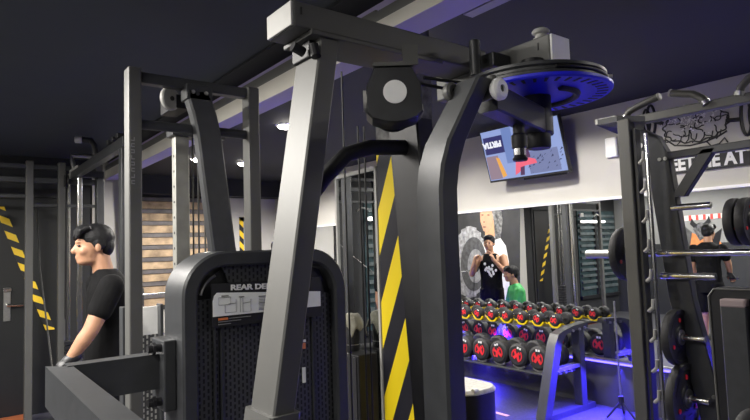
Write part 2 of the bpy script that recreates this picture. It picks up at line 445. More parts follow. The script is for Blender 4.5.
# hub cover, turned towards the front left corner of the machine
HO = Vector((0.866, 1.036, 1.871)); hu = Vector((0.80, -0.60, 0)); hd = Vector((0.60, 0.80, 0))
def HP(u, z, d=0): return HO + hu*u + hd*d + Z_*z
def hubpoly(d, k=1.0):
    P = [(-.047, .066), (.045, .066), (.066, .022), (.069, -.045), (.055, -.060), (.028, -.069), (0, -.072), (-.028, -.069), (-.055, -.060), (-.069, -.045), (-.068, .020)]
    return [HP(u*k, z*k, d) for u, z in P]
hm = MB(); hm.ring_loft([hubpoly(.085), hubpoly(.008), hubpoly(0, .95)])
hc = hm.build('pulley_cover', 'hubcover', pf, 25)
o = MB().cyl(HP(.001, .003, 0), HP(.001, .003, -.003), 0.0285, 36).build('round_sticker', 'white', hc); tag(o, 'plain round white sticker')
MB().prism([HP(-.05, .066, -.006), HP(.05, .066, -.006), HP(.05, .066, .09), HP(-.05, .066, .09)], (0, 0, .009)).build('cover_lip', 'frame', hc)
MB().prism([HP(.024, .075, .02), HP(.062, .075, .02), HP(.062, .075, .026), HP(.024, .075, .026)], (0, 0, .05)).build('pulley_hanger', 'frame', pf)
MB().cyl(HP(-.066, -.01, .03), HP(-.076, -.01, .03), 0.026, 20).build('side_washer', 'cap', pf)
MB().lathe([(0.01, -.015), (0.058, -.015), (0.05, -.005), (0.05, .005), (0.058, .015), (0.01, .015)], HP(0, -.012, .11), hd, 28).build('cable_pulley', 'matte', pf)
MB().tube([(0.755, 1.25, 1.64), (.79, 1.235, 1.69), (.835, 1.2, 1.745), (.90, 1.18, 1.765), (1.0, 1.16, 1.77)], .021, 12).build('pulley_bracket', 'matte', pf, 60)
for (x0, y0, x1, zt) in ((0.895, 1.30, 0.912, 2.0), (0.945, 1.30, 0.965, 1.85), (0.967, 1.30, 0.978, 1.85)):
    MB().tube([(x0, y0, zt), (x1, y0+.02, 0.35)], 0.0026, 8).build('steel_cable', 'cable', pf)
# perpendicular head box over the disc
MB().box((1.262, 0.872, 1.962), (1.345, 1.30, 2.048), .004).build('head_box', 'frame', pf)
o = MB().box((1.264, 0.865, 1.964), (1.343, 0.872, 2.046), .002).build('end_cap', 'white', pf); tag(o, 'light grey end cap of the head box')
MB().box((1.2605, 0.905, 2.012), (1.262, 0.909, 2.032)).build('slot', 'matte', pf)
MB().lathe([(0, 0), (.018, 0), (.021, .005), (.021, .010), (.014, .014), (.014, .020), (.022, .023), (.024, .029), (.020, .034), (0, .035)], (1.302, 0.925, 2.048), Z_, 28).build('axle_knob', 'cap', pf, 35)
MB().cyl((1.15, 1.03, 1.955), (1.15, 1.03, 2.055), 0.0155, 18, bev=.003).build('stop_post', 'black', pf, 40)
st = MB().box((1.19, 1.0, 1.985), (1.268, 1.055, 2.025), .004).build('stop_block', 'black', pf)
MB().cyl((1.188, 1.03, 2.005), (1.190, 1.03, 2.005), .008, 14).build('bolt', 'matte', st)
# rotating disc assembly
CD = (1.19, 0.87)
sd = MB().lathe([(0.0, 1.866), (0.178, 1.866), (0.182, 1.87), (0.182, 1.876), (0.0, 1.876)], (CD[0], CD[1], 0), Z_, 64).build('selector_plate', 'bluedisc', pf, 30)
tag(sd, 'blue lit underside of the round selector plate')
sl = MB()
for k in range(40):
    a_ = 2*PI*k/40
    u = Vector((math.cos(a_), math.sin(a_), 0)); t_ = Vector((-u.y, u.x, 0)); c_ = Vector((CD[0], CD[1], 1.865))
    sl.prism([c_+u*.144-t_*.003, c_+u*.144+t_*.003, c_+u*.170+t_*.004, c_+u*.170-t_*.004], (0, 0, .002))
sl.build('slot_ring', 'board', sd)
ar = MB(); pts = arc((CD[0], CD[1], 1.865), .098, -1.9, 0.9, 24, X_, Y_)
ar.tube(pts, .009, 8).build('curved_slot', 'board', sd)
MB().lathe([(0.16, 1.878), (0.176, 1.878), (0.176, 1.884), (0.170, 1.888), (0.170, 1.894), (0.176, 1.898), (0.176, 1.905), (0.02, 1.907), (0.02, 1.878)], (CD[0]-.005, CD[1]+.005, 0), Z_, 64).build('grooved_pulley', 'black', pf, 35)
rc = MB()
rc.tube(arc((CD[0]-.005, CD[1]+.005, 1.891), .174, -2.2, 2.6, 40, X_, Y_), .0045, 8)
rc.tube([(0.93, 1.00, 1.909), (1.06, 0.965, 1.904), (1.20, 0.80, 1.911), (1.275, .755, 1.904)], .0045, 8)
rc.tube([(0.95, 1.06, 1.915), (1.05, 1.03, 1.905), (1.17, .99, 1.911)], .0045, 8)
rc.build('drive_cable', 'cable', pf, 60)
MB().box((1.280, 0.742, 1.89), (1.303, 0.765, 1.897), .002).cyl((1.280, .76, 1.902), (1.305, .728, 1.902), .0045, 10).build('cable_clamp', 'steel', pf)
MB().lathe([(0, 1.735), (.028, 1.735), (.031, 1.74), (.031, 1.770), (.036, 1.775), (.036, 1.866), (0, 1.866)], (1.19, 0.87, 0), Z_, 28).build('shaft', 'matte', pf, 35)
MB().lathe([(0, 1.892), (.03, 1.892), (.03, 1.985), (0, 1.985)], (1.25, 0.92, 0), Z_, 24).build('axle', 'matte', pf, 35)
# link arm, pivot and hanging swing arm
A0, A1 = Vector((0.955, 0.825, 1.822)), Vector((1.215, 0.868, 1.798))
d_ = (A1-A0).normalized(); n_ = Z_.cross(d_).normalized()
MB().rect_sweep([A0, A1], n_*0.025, Z_*0.031, 0.004).build('link_arm', 'black', pf, 30)
sw = MB().rect_sweep([(0.846, 0.885, 0.62), (0.846, 0.885, 1.52), (0.847, 0.884, 1.62), (0.851, 0.879, 1.67), (0.860, 0.866, 1.72), (0.894, 0.806, 1.845)],
    [Vector((.027, 0, 0))]*4+[Vector((.027, 0, 0)), Vector((.023, 0, 0))], [Vector((0, .040, 0))]*4+[Vector((0, .039, 0)), Vector((0, .032, 0))], 0.006).build('swing_arm', 'black', pf, 32)
ax_ = Vector((0.05, -1, 0)).normalized()
def washer(c, col, nm_, k=1.0):
    m = MB(); c = Vector(c)
    m.lathe([(0.008, -.010), (.017*k, -.010), (.021*k, -.004), (.021*k, .006), (.016*k, .011), (.008, .011)], c, ax_, 28)
    w = m.build(nm_, col, pf, 40)
    MB().cyl(c-ax_*.008, c+ax_*.007, .0085, 6).build('hex_bolt', 'matte', w)
washer((0.928, 0.770, 1.824), 'white', 'pivot_washer', 1.12); washer((0.868, 0.850, 1.828), 'frame', 'pivot_washer', 1.0)
MB().cyl((0.925, .785, 1.835), (0.925, .785, 1.856), .013, 14, r2=.009).build('pivot_lug', 'frame', pf)
MB().cyl((0.928, 0.83, 1.824), (0.928, 0.775, 1.824), 0.016, 18).build('pivot_axle', 'black', pf)
pp = MB().lathe([(0, 1.695), (.016, 1.695), (.018, 1.70), (.013, 1.708), (.013, 1.724), (.018, 1.726), (.019, 1.755), (.014, 1.76), (.014, 1.80), (0, 1.80)], (1.09, 0.85, 0), Z_, 22).build('pull_pin', 'matte', pf, 35)
MB().cyl((1.09, .85, 1.708), (1.09, .85, 1.724), .0145, 18).build('pin_collar', 'chrome', pp)
# handle hidden at the foot of the swing arm
MB().tube([(0.846, 0.885, 0.66), (0.80, 0.80, 0.66), (0.78, 0.74, 0.72), (0.78, 0.74, 0.86)], 0.016, 12).build('hand_grip', 'rubber', pf, 50)
# weight shroud
path = [(0.529, 1.577, 0.0), (0.529, 1.577, 1.385)] + arc((0.629, 1.577, 1.385), .1, PI, PI/2, 8, X_, Z_)[1:] + arc((0.898, 1.577, 1.378), .107, PI/2, 0, 8, X_, Z_)[0:] + [(1.005, 1.577, 0.0)]
sh = MB(); rings = []
pv = [Vector(p) for p in path]
for i, p in enumerate(pv):
    t_ = (pv[min(i+1, len(pv)-1)]-pv[max(i-1, 0)]).normalized(); nn = Vector((t_.z, 0, -t_.x))
    A_, B_ = nn*.021, Y_*.077; b_ = .006
    ka, kb = 1-b_/.021, 1-b_/.077
    rings.append([p+A_*ka+B_, p+A_+B_*kb, p+A_-B_*kb, p+A_*ka-B_, p-A_*ka-B_, p-A_-B_*kb, p-A_+B_*kb, p-A_*ka+B_])
sh.ring_loft(rings).build('shroud_frame', 'black', pf, 32)
SY = 1.535
bp = MB(); bp.prism([(0.548, SY, 0.05), (0.548, SY, 1.37), (0.60, SY, 1.44), (0.64, SY, 1.462), (0.89, SY, 1.462), (0.95, SY, 1.44), (0.986, SY, 1.37), (0.986, SY, .05)], (0, .06, 0))
bp.build('shroud_back', 'matte', pf)
pan = MB()
pan.prism([(0.552, SY-.008, .05), (0.552, SY-.008, 1.375), (0.615, SY-.008, 1.378), (0.615, SY-.008, .05)], (0, .005, 0))
pan.prism([(0.625, SY-.010, .05), (0.625, SY-.010, 1.345), (0.905, SY-.010, 1.345), (0.905, SY-.010, .05)], (0, .005, 0))
pan.prism([(0.915, SY-.008, .05), (0.915, SY-.008, 1.375), (0.982, SY-.008, 1.365), (0.982, SY-.008, .05)], (0, .005, 0))
pan.build('perforated_panel', 'perf', pf)
MB().prism([(0.645, SY-.012, 1.418), (0.625, SY-.012, 1.468), (0.90, SY-.012, 1.468), (0.88, SY-.012, 1.418)], (0, .008, 0)).build('top_grille', 'perf', pf)
sk = MB()
for x in (0.602, 0.622, 0.912): sk.box((x-.004, SY-.016, .05), (x+.004, SY-.004, 1.36), .002)
sk.build_each('panel_rib', 'black', pf)
MB().tube(arc((0.64, SY-.008, 1.372), .075, PI*.93, PI*.64, 8, X_, Z_), .004, 8).build('plate_edge', 'steel', pf)
# placard
PY = 1.500
pl = MB(); pl.prism([(0.590, PY, 1.330), (0.590, PY, 1.372), (0.594, PY, 1.386), (0.602, PY, 1.394), (0.93, PY, 1.375), (0.93, PY, 1.330)], (0, .004, 0))
pk = pl.build('instruction_placard', mat('placard_white', (0.88, 0.90, 0.87), .45), pf)
MB().box((0.588, PY+.002, 1.30), (0.935, PY+.008, 1.418)).box((0.60, PY+.006, 1.30), (.92, SY, 1.41)).build('placard_board', 'matte', pk)
text('lettering', 'REAR DELT', 0.0205, 'letters', (0.641, PY+.001, 1.3985), (1, 0, -.03), (0.03, 0, 1), pk, .0012, .0008, sx=1.34)
dg = MB()
def stroke2(mb, pts, y, r=0.0007):
    mb.tube([(p[0], y, p[1]) for p in pts], r, 5)
def figure(x, z):
    stroke2(dg, [(x+.018, z), (x+.018, z+.022), (x, z+.022), (x, z+.042), (x+.034, z+.042), (x+.034, z+.022), (x+.018, z+.022)], PY-.0006)
    stroke2(dg, [(x+.018, z), (x+.05, z), (x+.05, z+.034)], PY-.0006); stroke2(dg, [(x+.028, z+.024), (x+.05, z+.024)], PY-.0006)
    stroke2(dg, [(x+.008, z+.046), (x+.028, z+.046)], PY-.0006, .0016)
figure(0.606, 1.338)
stroke2(dg, [(.668, 1.336), (.668, 1.375), (.676, 1.375), (.676, 1.336), (.70, 1.336), (.70, 1.37)], PY-.0006); stroke2(dg, [(.676, 1.36), (.70, 1.362)], PY-.0006); stroke2(dg, [(.664, 1.378), (.68, 1.378)], PY-.0006, .0018)
for k in range(9): stroke2(dg, [(.724, 1.375-.0045*k), (.752, 1.3745-.0045*k)], PY-.0006, .0006 if k % 4 else .0016)
dg.build_each('diagram', 'print', pk, gap=.003)
MB().box((0.605, PY-.001, 1.319), (0.632, PY+.002, 1.325)).build('orange_bar', mat('orange_print', (.75, .2, .06), .5), pk)
sm = MB()
for k in range(3): sm.box((0.605+(.03 if k == 0 else 0), PY-.001, 1.321-.007*k), (0.70-.03*k, PY+.002, 1.323-.007*k))
sm.build('small_print', 'print', pk)
# stickers right of the leg
MB().box((0.877, SY-.014, 1.205), (0.886, SY-.010, 1.222)).build('orange_sticker', mat('orange_sticker_ink', (.7, .22, .10), .5), pf)
MB().box((0.874, SY-.014, 1.105), (0.884, SY-.010, 1.150)).box((0.879, SY-.014, 1.225), (0.887, SY-.010, 1.232)).build_each('white_sticker', 'white', pf)
# side arms forming the left frame
MB().box((0.475, 1.55, 1.09), (0.508, 1.66, 1.275), .004).build('arm_plate', 'black', pf)
bt = MB()
for z in (1.115, 1.255): bt.cyl((0.44, 1.575, z), (0.476, 1.575, z), .011, 10).cyl((0.452, 1.575, z), (0.46, 1.575, z), .016, 6)
bt.build_each('arm_bolt', 'matte', pf)
MB().prism([(0.48, 1.59, 1.145), (0.48, 1.59, 1.237), (0.255, 1.59, 1.237), (0.255, 1.59, 1.145)][::-1], (0, .05, 0)).build('cross_arm', 'black', pf)
MB().prism([(0.215, 1.645, 1.137), (0.268, 1.59, 1.137), (0.268, 0.62, 1.137), (0.215, .62, 1.137)], (0, 0, .098)).build('long_arm', 'black', pf)
MB().box((0.215, .62, 0), (0.268, .68, 1.137), .004).build('front_post', 'black', pf)

# ------------------------------------------------------------------ hazard pillar with a mirror panel
pi_ = struct(MB().box((1.70, 1.95, 0), (1.86, 2.19, 1.97)), 'trim_9', 'hazard')
struct(MB().box((1.701, 1.951, 1.97), (1.859, 2.189, ZC)), 'trim_10', mat('bare_grey_concrete', (.13, .13, .125), .8, 0, .6, 25))
pm = empty('framed_mirror', (1.70, 2.2, 0), 'tall mirror panel in a thin silver frame left of the yellow hazard pillar', 'mirror', rz=math.radians(-5))
MB().box((0.003, 0.01, 0.02), (0.013, 0.40, 1.885)).build('glass', 'mirror', pm, local=True)
MB().box((0.014, 0.005, 0.0), (0.04, 0.42, 1.90)).build('backing', 'matte', pm, local=True)
MB().box((-.005, -.005, 0), (0.02, 0.012, 1.905), .002).box((-.005, 0.40, 0), (0.02, 0.416, 1.905), .002).box((-.005, -.005, 1.885), (0.02, 0.416, 1.905), .002).build('frame', 'cap', pm, local=True)
ca = empty('storage_cabinet', (1.62, 2.33, 0), 'low dark perforated cabinet standing before the silver framed mirror', 'cabinet')
MB().box((1.575, 2.22, 0), (1.69, 2.50, 1.0), .006).build('body', 'matte', ca)
MB().box((1.570, 2.235, 0.05), (1.576, 2.485, 0.99), .002).build('perforated_door', mat_perforated('perforated_side_sheet', (.04, .04, .045), (.003, .003, .004), 50, (1, 2)), ca)
bg = empty('gym_bottle', (1.635, 2.35, 1.0), 'black cylinder bottle under a beige towel, in front of the silver framed mirror', 'bottle')
MB().lathe([(0, 0), (.032, 0), (.036, .006), (.036, .135), (.03, .15), (.02, .155), (.02, .17), (0, .172)], (1.635, 2.35, 1.0), Z_, 24).build('bottle_body', 'rubber', bg, 35)
MB().lathe([(.033, .03), (.0365, .03), (.0365, .034), (.033, .034)], (1.635, 2.35, 1.0), Z_, 24).lathe([(.033, .12), (.0368, .12), (.0368, .126), (.033, .126)], (1.635, 2.35, 1.0), Z_, 24).build_each('silver_ring', 'steel', bg)
tw = MB(); NX, NY_ = 14, 14
V = [[None]*(NY_+1) for _ in range(NX+1)]
for i in range(NX+1):
    for j in range(NY_+1):
        u, v = (i/NX-.5)*.13, (j/NY_-.5)*.16
        rr = math.hypot(u, v)
        z = 1.176 - max(0, rr-.022)*1.15 + .010*math.sin(9*math.atan2(v, u))*min(1, rr/.06)
        sc = 1 if rr < .03 else .03/rr + .35*(1-.03/rr)
        sc *= 1.05
        V[i][j] = tw.bm.verts.new((1.635+u*sc*1.2, 2.35+v*sc*1.35, z))
for i in range(NX):
    for j in range(NY_): tw.bm.faces.new((V[i][j], V[i+1][j], V[i+1][j+1], V[i][j+1]))
o = tw.build('towel', 'towel', None, 60, origin=(1.635, 2.35, 1.1)); md = o.modifiers.new('thick', 'SOLIDIFY'); md.thickness = .005; md.offset = 1
tag(o, 'crumpled beige towel draped over the black bottle by the framed mirror', 'towel')

# ------------------------------------------------------------------ lat tower behind on the left
lt_ = empty('lat_tower', (0.85, 2.4, 0), 'grey cable tower with two square posts, crossbars and a curved centre post', 'exercise machine')
MB().box((0.575, 2.29, 0), (0.625, 2.36, 2.24), .006).build('post', 'frame', lt_)
MB().box((1.075, 2.29, 0), (1.128, 2.36, 2.232), .006).build('post', 'frame', lt_)
MB().box((0.625, 2.305, 2.185), (1.075, 2.35, 2.228), .004).build('crossbar', 'black', lt_)
MB().cyl((0.625, 2.33, 2.022), (1.075, 2.33, 2.022), .020, 16).build('crossbar', 'black', lt_)
cv = [(0.845, 2.30, 2.17), (0.853, 2.30, 2.14), (0.872, 2.30, 2.08), (0.890, 2.30, 2.0), (0.90, 2.30, 1.92), (0.95, 2.30, 1.5), (0.99, 2.30, 1.1), (1.02, 2.30, 0.0)]
MB().rect_sweep(cv, [Vector((.045, 0, 0))]+[Vector((.052, 0, 0))]*7, Y_*.03, .008).build('curved_post', 'black', lt_, 32)
MB().box((0.795, 2.27, 2.135), (0.905, 2.345, 2.20), .004).cyl((.84, 2.268, 2.16), (.84, 2.272, 2.16), .008, 10).build('post_clamp', 'black', lt_)
cb = MB()
for x in (.82, .875): cb.cyl((x, 2.262, 2.165), (x, 2.27, 2.165), .008, 12)
cb.build_each('clamp_bolt', 'steel', lt_)
MB().box((0.848, 2.58, 0), (0.912, 2.63, 2.10), .004).build('perforated_column', mat('galvanised_column', (.36, .36, .33), .45, .6, .15, 12), lt_)
ho = MB()
for k in range(26): ho.cyl((0.849, 2.60, .2+.07*k), (0.8465, 2.60, .2+.07*k), .006, 8)
ho.build_each('column_hole', 'matte', lt_)
MB().lathe([(0, -.012), (.045, -.012), (.050, -.006), (.050, .006), (.045, .012), (0, .012)], (0.775, 2.42, 2.165), Vector((.5, -1, 0)), 30).build('pulley', 'cap', lt_, 35)
MB().lathe([(0, .0125), (.010, .0125), (.010, .016), (0, .016)], (0.775, 2.42, 2.165), Vector((.5, -1, 0)), 14).box((.79, 2.42, 2.13), (.86, 2.60, 2.19), .003).build('pulley_bracket', 'matte', lt_)
for x in (.935, .96, .99): MB().cyl((x, 2.6, 0.1), (x, 2.6, 2.05), .0045, 8).build('guide_rod', 'frame', lt_)
MB().box((0.83, 2.56, 2.04), (1.08, 2.65, 2.09), .003).build('column_head', 'black', lt_)
MB().box((0.575, 2.29, 0), (1.128, 2.66, .05), .004).build('base_plate', 'black', lt_)
MB().box((0.66, 2.70, 0.0), (0.80, 2.715, 1.145)).build('perforated_cover', 'perfgrey', lt_)
o = MB().box((0.66, 2.70, 1.145), (0.80, 2.715, 1.27)).build('white_plate', 'white', lt_)
MB().box((.64, 2.66, 0), (.66, 2.72, 1.28), .003).box((.80, 2.66, 0), (.815, 2.72, 1.28), .003).build_each('cover_frame', 'black', lt_)
lg = MB(); random.seed(3)
for k in range(8):
    z = 1.945-.024*k
    lg.box((.584, 2.2885, z), (.597, 2.2895, z+.004)).box((.584 if k % 2 else .594, 2.2885, z), (.587 if k % 2 else .597, 2.2895, z+.015))
    if k % 3: lg.box((.584, 2.2885, z+.011), (.597, 2.2895, z+.015))
lg.build('faint_lettering', mat('faint_print', (.28, .28, .28), .5), lt_)

# ------------------------------------------------------------------ cable crossover tower against the dark wall
ct = empty('cable_crossover', (0.6, 6.0, 0), 'tall dark cable station against the black wall at the far left', 'exercise machine')
for x in (.62, .88, 1.2): MB().box((x, 5.97, 0), (x+.06, 6.04, 2.40), .005).build('post', 'frame', ct)
MB().box((-.3, 5.98, 0), (-.24, 6.04, 2.40), .005).build('post', 'frame', ct)
MB().box((-.3, 5.985, 2.33), (1.24, 6.03, 2.37), .004).build('crossbar', 'black', ct)
MB().box((-.3, 5.985, 2.20), (1.24, 6.03, 2.25), .004).build('crossbar', 'black', ct)
MB().box((-.3, 5.985, 2.06), (.64, 6.03, 2.09), .004).build('crossbar', 'black', ct)
MB().box((.68, 5.985, 1.98), (1.24, 6.03, 2.01), .004).build('crossbar', 'black', ct)
for x in (.97, 1.05): MB().cyl((x, 6.0, .1), (x, 6.0, 2.3), .014, 10).build('guide_rod', 'chrome', ct)
ws = MB()
for k in range(14): ws.box((.93, 5.94, .12+.045*k), (1.09, 6.06, .157+.045*k), .004)
ws.build('weight_stack', 'matte', ct)
MB().tube([(.935, 5.93, 2.2), (.93, 5.93, .95)], .005, 6).build('cable', 'cable', ct)
MB().lathe([(.01, -.012), (.06, -.012), (.05, 0), (.06, .012), (.01, .012)], (.935, 5.93, 2.22), X_, 24).build('pulley', 'matte', ct)
MB().tube([(-.12, 5.93, 1.98), (-.04, 5.93, 2.0), (.02, 5.93, 1.96)], .012, 8).box((.33, 5.95, 1.95), (.42, 5.98, 2.02), .004).build('bar_holder', 'steel', ct)
MB().box((-.32, 5.95, 0), (1.27, 6.1, .05), .004).build('base', 'black', ct)
# smith rack behind the person
r2 = empty('squat_rack', (1.1, 4.9, 0), 'black squat rack behind the man in black tee, with pale capped top rail', 'exercise machine')
MB().box((0.97, 4.02, 2.24), (1.03, 5.92, 2.31), .004).build('top_rail', 'black', r2)
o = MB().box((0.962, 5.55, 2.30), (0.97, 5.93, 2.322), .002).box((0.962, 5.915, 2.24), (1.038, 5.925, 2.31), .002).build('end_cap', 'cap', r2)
MB().box((1.0, 5.74, 0), (1.04, 5.78, 2.24), .005).build('post', 'chrome', r2)
MB().box((1.16, 5.72, 0), (1.22, 5.80, 2.24), .005).build('post', 'black', r2)
MB().box((0.97, 4.05, 0), (1.03, 4.13, 2.24), .005).build('post', 'black', r2)
MB().box((1.02, 5.73, 2.24), (1.22, 5.79, 2.30), .004).build('top_tie', 'black', r2)
MB().tube([(1.0, 4.98, 2.31), (.99, 4.98, 2.40), (.97, 5.02, 2.45), (.90, 5.05, 2.455)], .024, 12).build('pull_up_grip', 'rubber', r2, 50)
o = MB().cyl((.91, 5.045, 2.455), (.86, 5.06, 2.455), .030, 16, bev=.006).build('grip_cap', 'cap', r2)
MB().tube([(1.0, 5.86, 2.29), (.98, 5.88, 2.40), (.97, 5.90, 2.46), (1.3, 5.90, 2.46)], .022, 12).build('pull_up_grip', 'steel', r2, 50)
hk = MB()
for k in range(3): hk.box((.955, 4.1+.14*k, 2.31), (1.03, 4.15+.14*k, 2.345), .006)
hk.build_each('rail_hook', 'matte', r2)
MB().box((.94, 4.0, 0), (1.06, 4.16, .05), .004).box((.94, 5.70, 0), (1.25, 5.84, .05), .004).box((.97, 4.1, 0), (1.03, 5.75, .05), .004).build('base', 'black', r2)
# orange mat
om = MB().prism([(0.1, 5.95, 0), (0.62, 5.95, 0), (0.72, 6.5, 0), (0.1, 6.5, 0)], (0, 0, .03)).build('floor_mat', 'orange', None)
tag(om, 'orange floor mat in the bottom left corner by the black door', 'mat')
#PART3
# ------------------------------------------------------------------ dumbbell rack
RY0, RY1 = 3.05, 5.25
rk = empty('dumbbell_rack', (4.4, 4.0, 0), 'black two tier dumbbell rack along the mirror wall with bolted slanted end frame', 'rack')
def end_frame(y):
    pts = [(4.04, y, 0.0), (4.11, y, .21), (4.245, y, .61), (4.285, y, .675), (4.36, y, .715), (4.48, y, .735), (4.70, y, .748)]
    pv = [Vector(p) for p in pts]; m = MB(); rings = []
    for i, p in enumerate(pv):
        t = (pv[min(i+1, len(pv)-1)]-pv[max(i-1, 0)]).normalized(); n = Vector((t.z, 0, -t.x))
        hw = .045 if i < 4 else .022
        A_, B_ = n*hw, Y_*.045
        rings.append([p+A_+B_, p+A_-B_, p-A_-B_, p-A_+B_])
    m.ring_loft(rings)
    m.build('front_upright', 'black', rk, 32)
    MB().box((4.56, y-.04, 0.02), (4.64, y+.04, .735), .005, ).build('rear_upright', 'black', rk)
    MB().box((4.03, y-.045, .0), (4.76, y+.045, .05), .004).build('foot', 'black', rk)
    MB().box((4.15, y-.035, .385), (4.58, y+.035, .42), .004).build('shelf_arm', 'frame', rk)
    b = MB()
    for x, z in ((4.24, .40), (4.32, .40), (4.40, .40), (4.46, .735), (4.56, .74), (4.64, .745)): b.cyl((x, y-.058, z-.018), (x, y-.036, z-.018), .011, 10)
    b.build_each('bolt', 'steel', rk)
end_frame(RY0); end_frame(RY1)
MB().box((4.17, RY0, .350), (4.56, RY1, .362), .003).build('lower_tray', 'black', rk)
MB().box((4.43, RY0, .718), (4.67, RY1, .728), .003).build('upper_tray', 'black', rk)
# dumbbell prototypes
def make_dumbbell(R, L, name, label, group):
    """handle along x, centre at origin"""
    r = empty(name, (0, 0, 0), label, 'dumbbell', group=group)
    MB().cyl((-L/2+.05, 0, 0), (L/2-.05, 0, 0), .014, 12).build('handle', 'chrome', r, 40, local=True)
    hw = L*.30
    for s in (-1, 1):
        x0, x1 = s*(L/2-hw), s*L/2
        m = MB(); m.tube([(x0, 0, 0), (x0+s*.012, 0, 0), (x1-s*.016, 0, 0), (x1, 0, 0)], [R*.82, R, R, R*.80], 28)
        h = m.build('head', 'rubber', r, 30, local=True)
        e = MB(); xf = x1+s*.001
        ring = []
        for (a0, a1) in ((-.6, 1.2), (2.2, 4.2)):
            po = arc((xf, 0, 0), R*.56, a0, a1, 12, Y_, Z_); pi2 = arc((xf, 0, 0), R*.46, a1, a0, 12, Y_, Z_)
            e.prism(po+pi2, (s*.002, 0, 0))
        q = R*.40
        e.prism([(xf, -q, -q*.9), (xf, -q*.5, q*.2), (xf, -q*.9, q*.5), (xf, -q*.3, q*.9), (xf, q*.1, q*.3), (xf, q*.5, q*.95), (xf, q, q*.6), (xf, q*.45, q*.05), (xf, q*.9, -q*.7), (xf, q*.35, -q), (xf, 0, -q*.3), (xf, -q*.5, -q)], (s*.002, 0, 0))
        e.build('red_emblem', 'red', h, local=True)
        w = MB()
        for k in range(2): w.box((xf-.001, -.018*R/.09+k*.022*R/.09-.008*R/.09, R*.58), (xf+.0025, -.018*R/.09+k*.022*R/.09+.008*R/.09, R*.76))
        w.build('weight_number', 'letters', h, local=True)
    return r
db = make_dumbbell(.106, .34, 'dumbbell', 'big black dumbbell with red emblem beside the end frame, lower tier', 'heavy dumbbells on the lower tier')
ordn = ['first', 'second', 'third', 'fourth', 'fifth', 'sixth', 'seventh', 'eighth', 'ninth', 'tenth', 'eleventh']
ordn2 = ordn
for k in range(9):
    o = db if k == 0 else copy_tree(db)
    o.location = (4.37, 3.20+.225*k, .378+.106); o.rotation_euler = (.35*math.sin(k*2.1), 0, 0)
    if k: o['label'] = 'big black dumbbell with red emblem, %s from the end frame, lower tier' % ordn[k]
ds = make_dumbbell(.057, .24, 'dumbbell', 'small black dumbbell in a yellow cradle beside the end frame, upper tier', 'light dumbbells on the upper tier')
for k in range(11):
    y = 3.17+.185*k
    o = ds if k == 0 else copy_tree(ds)
    o.location = (4.54, y, .738+.060); o.rotation_euler = (.5*math.sin(k*1.7), 0, 0)
    if k: o['label'] = 'small black dumbbell in a yellow cradle, %s from the end frame, upper tier' % ordn2[k]
for k in range(11):
    y = 3.17+.185*k
    m = MB()
    for x in (4.435, 4.61):
        po = arc((x, y, .798), .074, PI*1.10, PI*1.90, 12, Y_, Z_); pi2 = arc((x, y, .798), .058, PI*1.84, PI*1.16, 12, Y_, Z_)
        m.prism(po+pi2, (.035, 0, 0))
    m.build_each('yellow_cradle', 'yellow', rk, 30)
for k in range(9):
    y = 3.20+.225*k
    m = MB()
    for x in (4.22, 4.48):
        po = arc((x, y, .484), .121, PI*1.30, PI*1.70, 10, Y_, Z_); pi2 = arc((x, y, .484), .107, PI*1.70, PI*1.30, 10, Y_, Z_)
        m.prism(po+pi2, (.03, 0, 0))
    m.build_each('steel_cradle', 'steel', rk, 30)
# dashed tape on the floor
for k in range(5):
    y = 4.45-.27*k
    t = MB().box((3.98-.02, y, .0005), (4.00, y+.17, .002)).build('floor_tape', mat('peach_tape', (.75, .42, .25), .6) if k == 0 else bpy.data.materials['peach_tape'])
    tag(t, 'short peach tape dash on the blue lit floor beside the dumbbell rack', 'tape', 'peach tape dashes on the floor')

# ------------------------------------------------------------------ television
tv = empty('television', (4.62, 3.56, 2.42), 'wall television tilted down above the mirror, showing a person in red', 'television')
C0 = Vector((4.60, 3.56, 2.42)); tl = math.radians(15)
tu = Vector((0, -1, 0)); tu = (tu + Vector((0.02, 0, 0))).normalized()
tv_up = Vector((-math.sin(tl), 0, math.cos(tl))); tv_n = Vector((-math.cos(tl), 0, -math.sin(tl)))
def T(u, v, d=0): return C0 + tu*u + tv_up*v + tv_n*d
TW, TH = .475, .275
def tq(mb, u0, v0, u1, v1, d, th=.001): return mb.prism([T(u0, v0, d), T(u1, v0, d), T(u1, v1, d), T(u0, v1, d)], tv_n*th)
tq(MB(), -TW, -TH, TW, TH, -.04, .045).build('case', 'matte', tv)
def emis(name, c, s=1.0): return mat(name, (.01, .01, .01), .4, emit=c, estr=s*.72)
scr = tq(MB(), -TW+.012, -TH+.02, TW-.012, TH-.012, .005).build('screen', emis('screen_pale_blue', (.34, .44, .82), .85), tv)
tq(MB(), -TW+.03, .02, -.20, .20, .007).build('sign_picture', emis('screen_navy', (.03, .03, .16), .9), scr)
tq(MB(), -.20, -.10, -.08, .26, .0065).build('locker_picture', emis('screen_mid_blue', (.20, .30, .66), .8), scr)
tq(MB(), .05, -.24, .40, -.02, .0065).build('table_picture', mat('screen_table', (.01, .01, .01), .4, emit=(.16, .19, .36), estr=.8), scr)
pt = MB(); random.seed(11)
for k in range(46):
    u, v = .0+random.random()*.43, -.24+random.random()*.19
    pt.prism([T(u, v, .008), T(u+.03*random.random()+.008, v+.01, .008), T(u+.02, v+.02*random.random()+.01, .008)], tv_n*.001)
pt.build('clutter_picture', emis('screen_dark_clutter', (.03, .04, .14), .8), scr)
tq(MB(), -TW+.02, -.245, -.30, .0, .0065).build('shelf_picture', emis('screen_brown', (.42, .30, .38), .7), scr)
MB().prism([T(-.33, -.02, .0075), T(-.29, -.03, .0075), T(-.235, -.22, .0075), T(-.29, -.24, .0075)], tv_n*.001).build('flag_picture', emis('screen_orange', (.95, .45, .08), .9), scr)
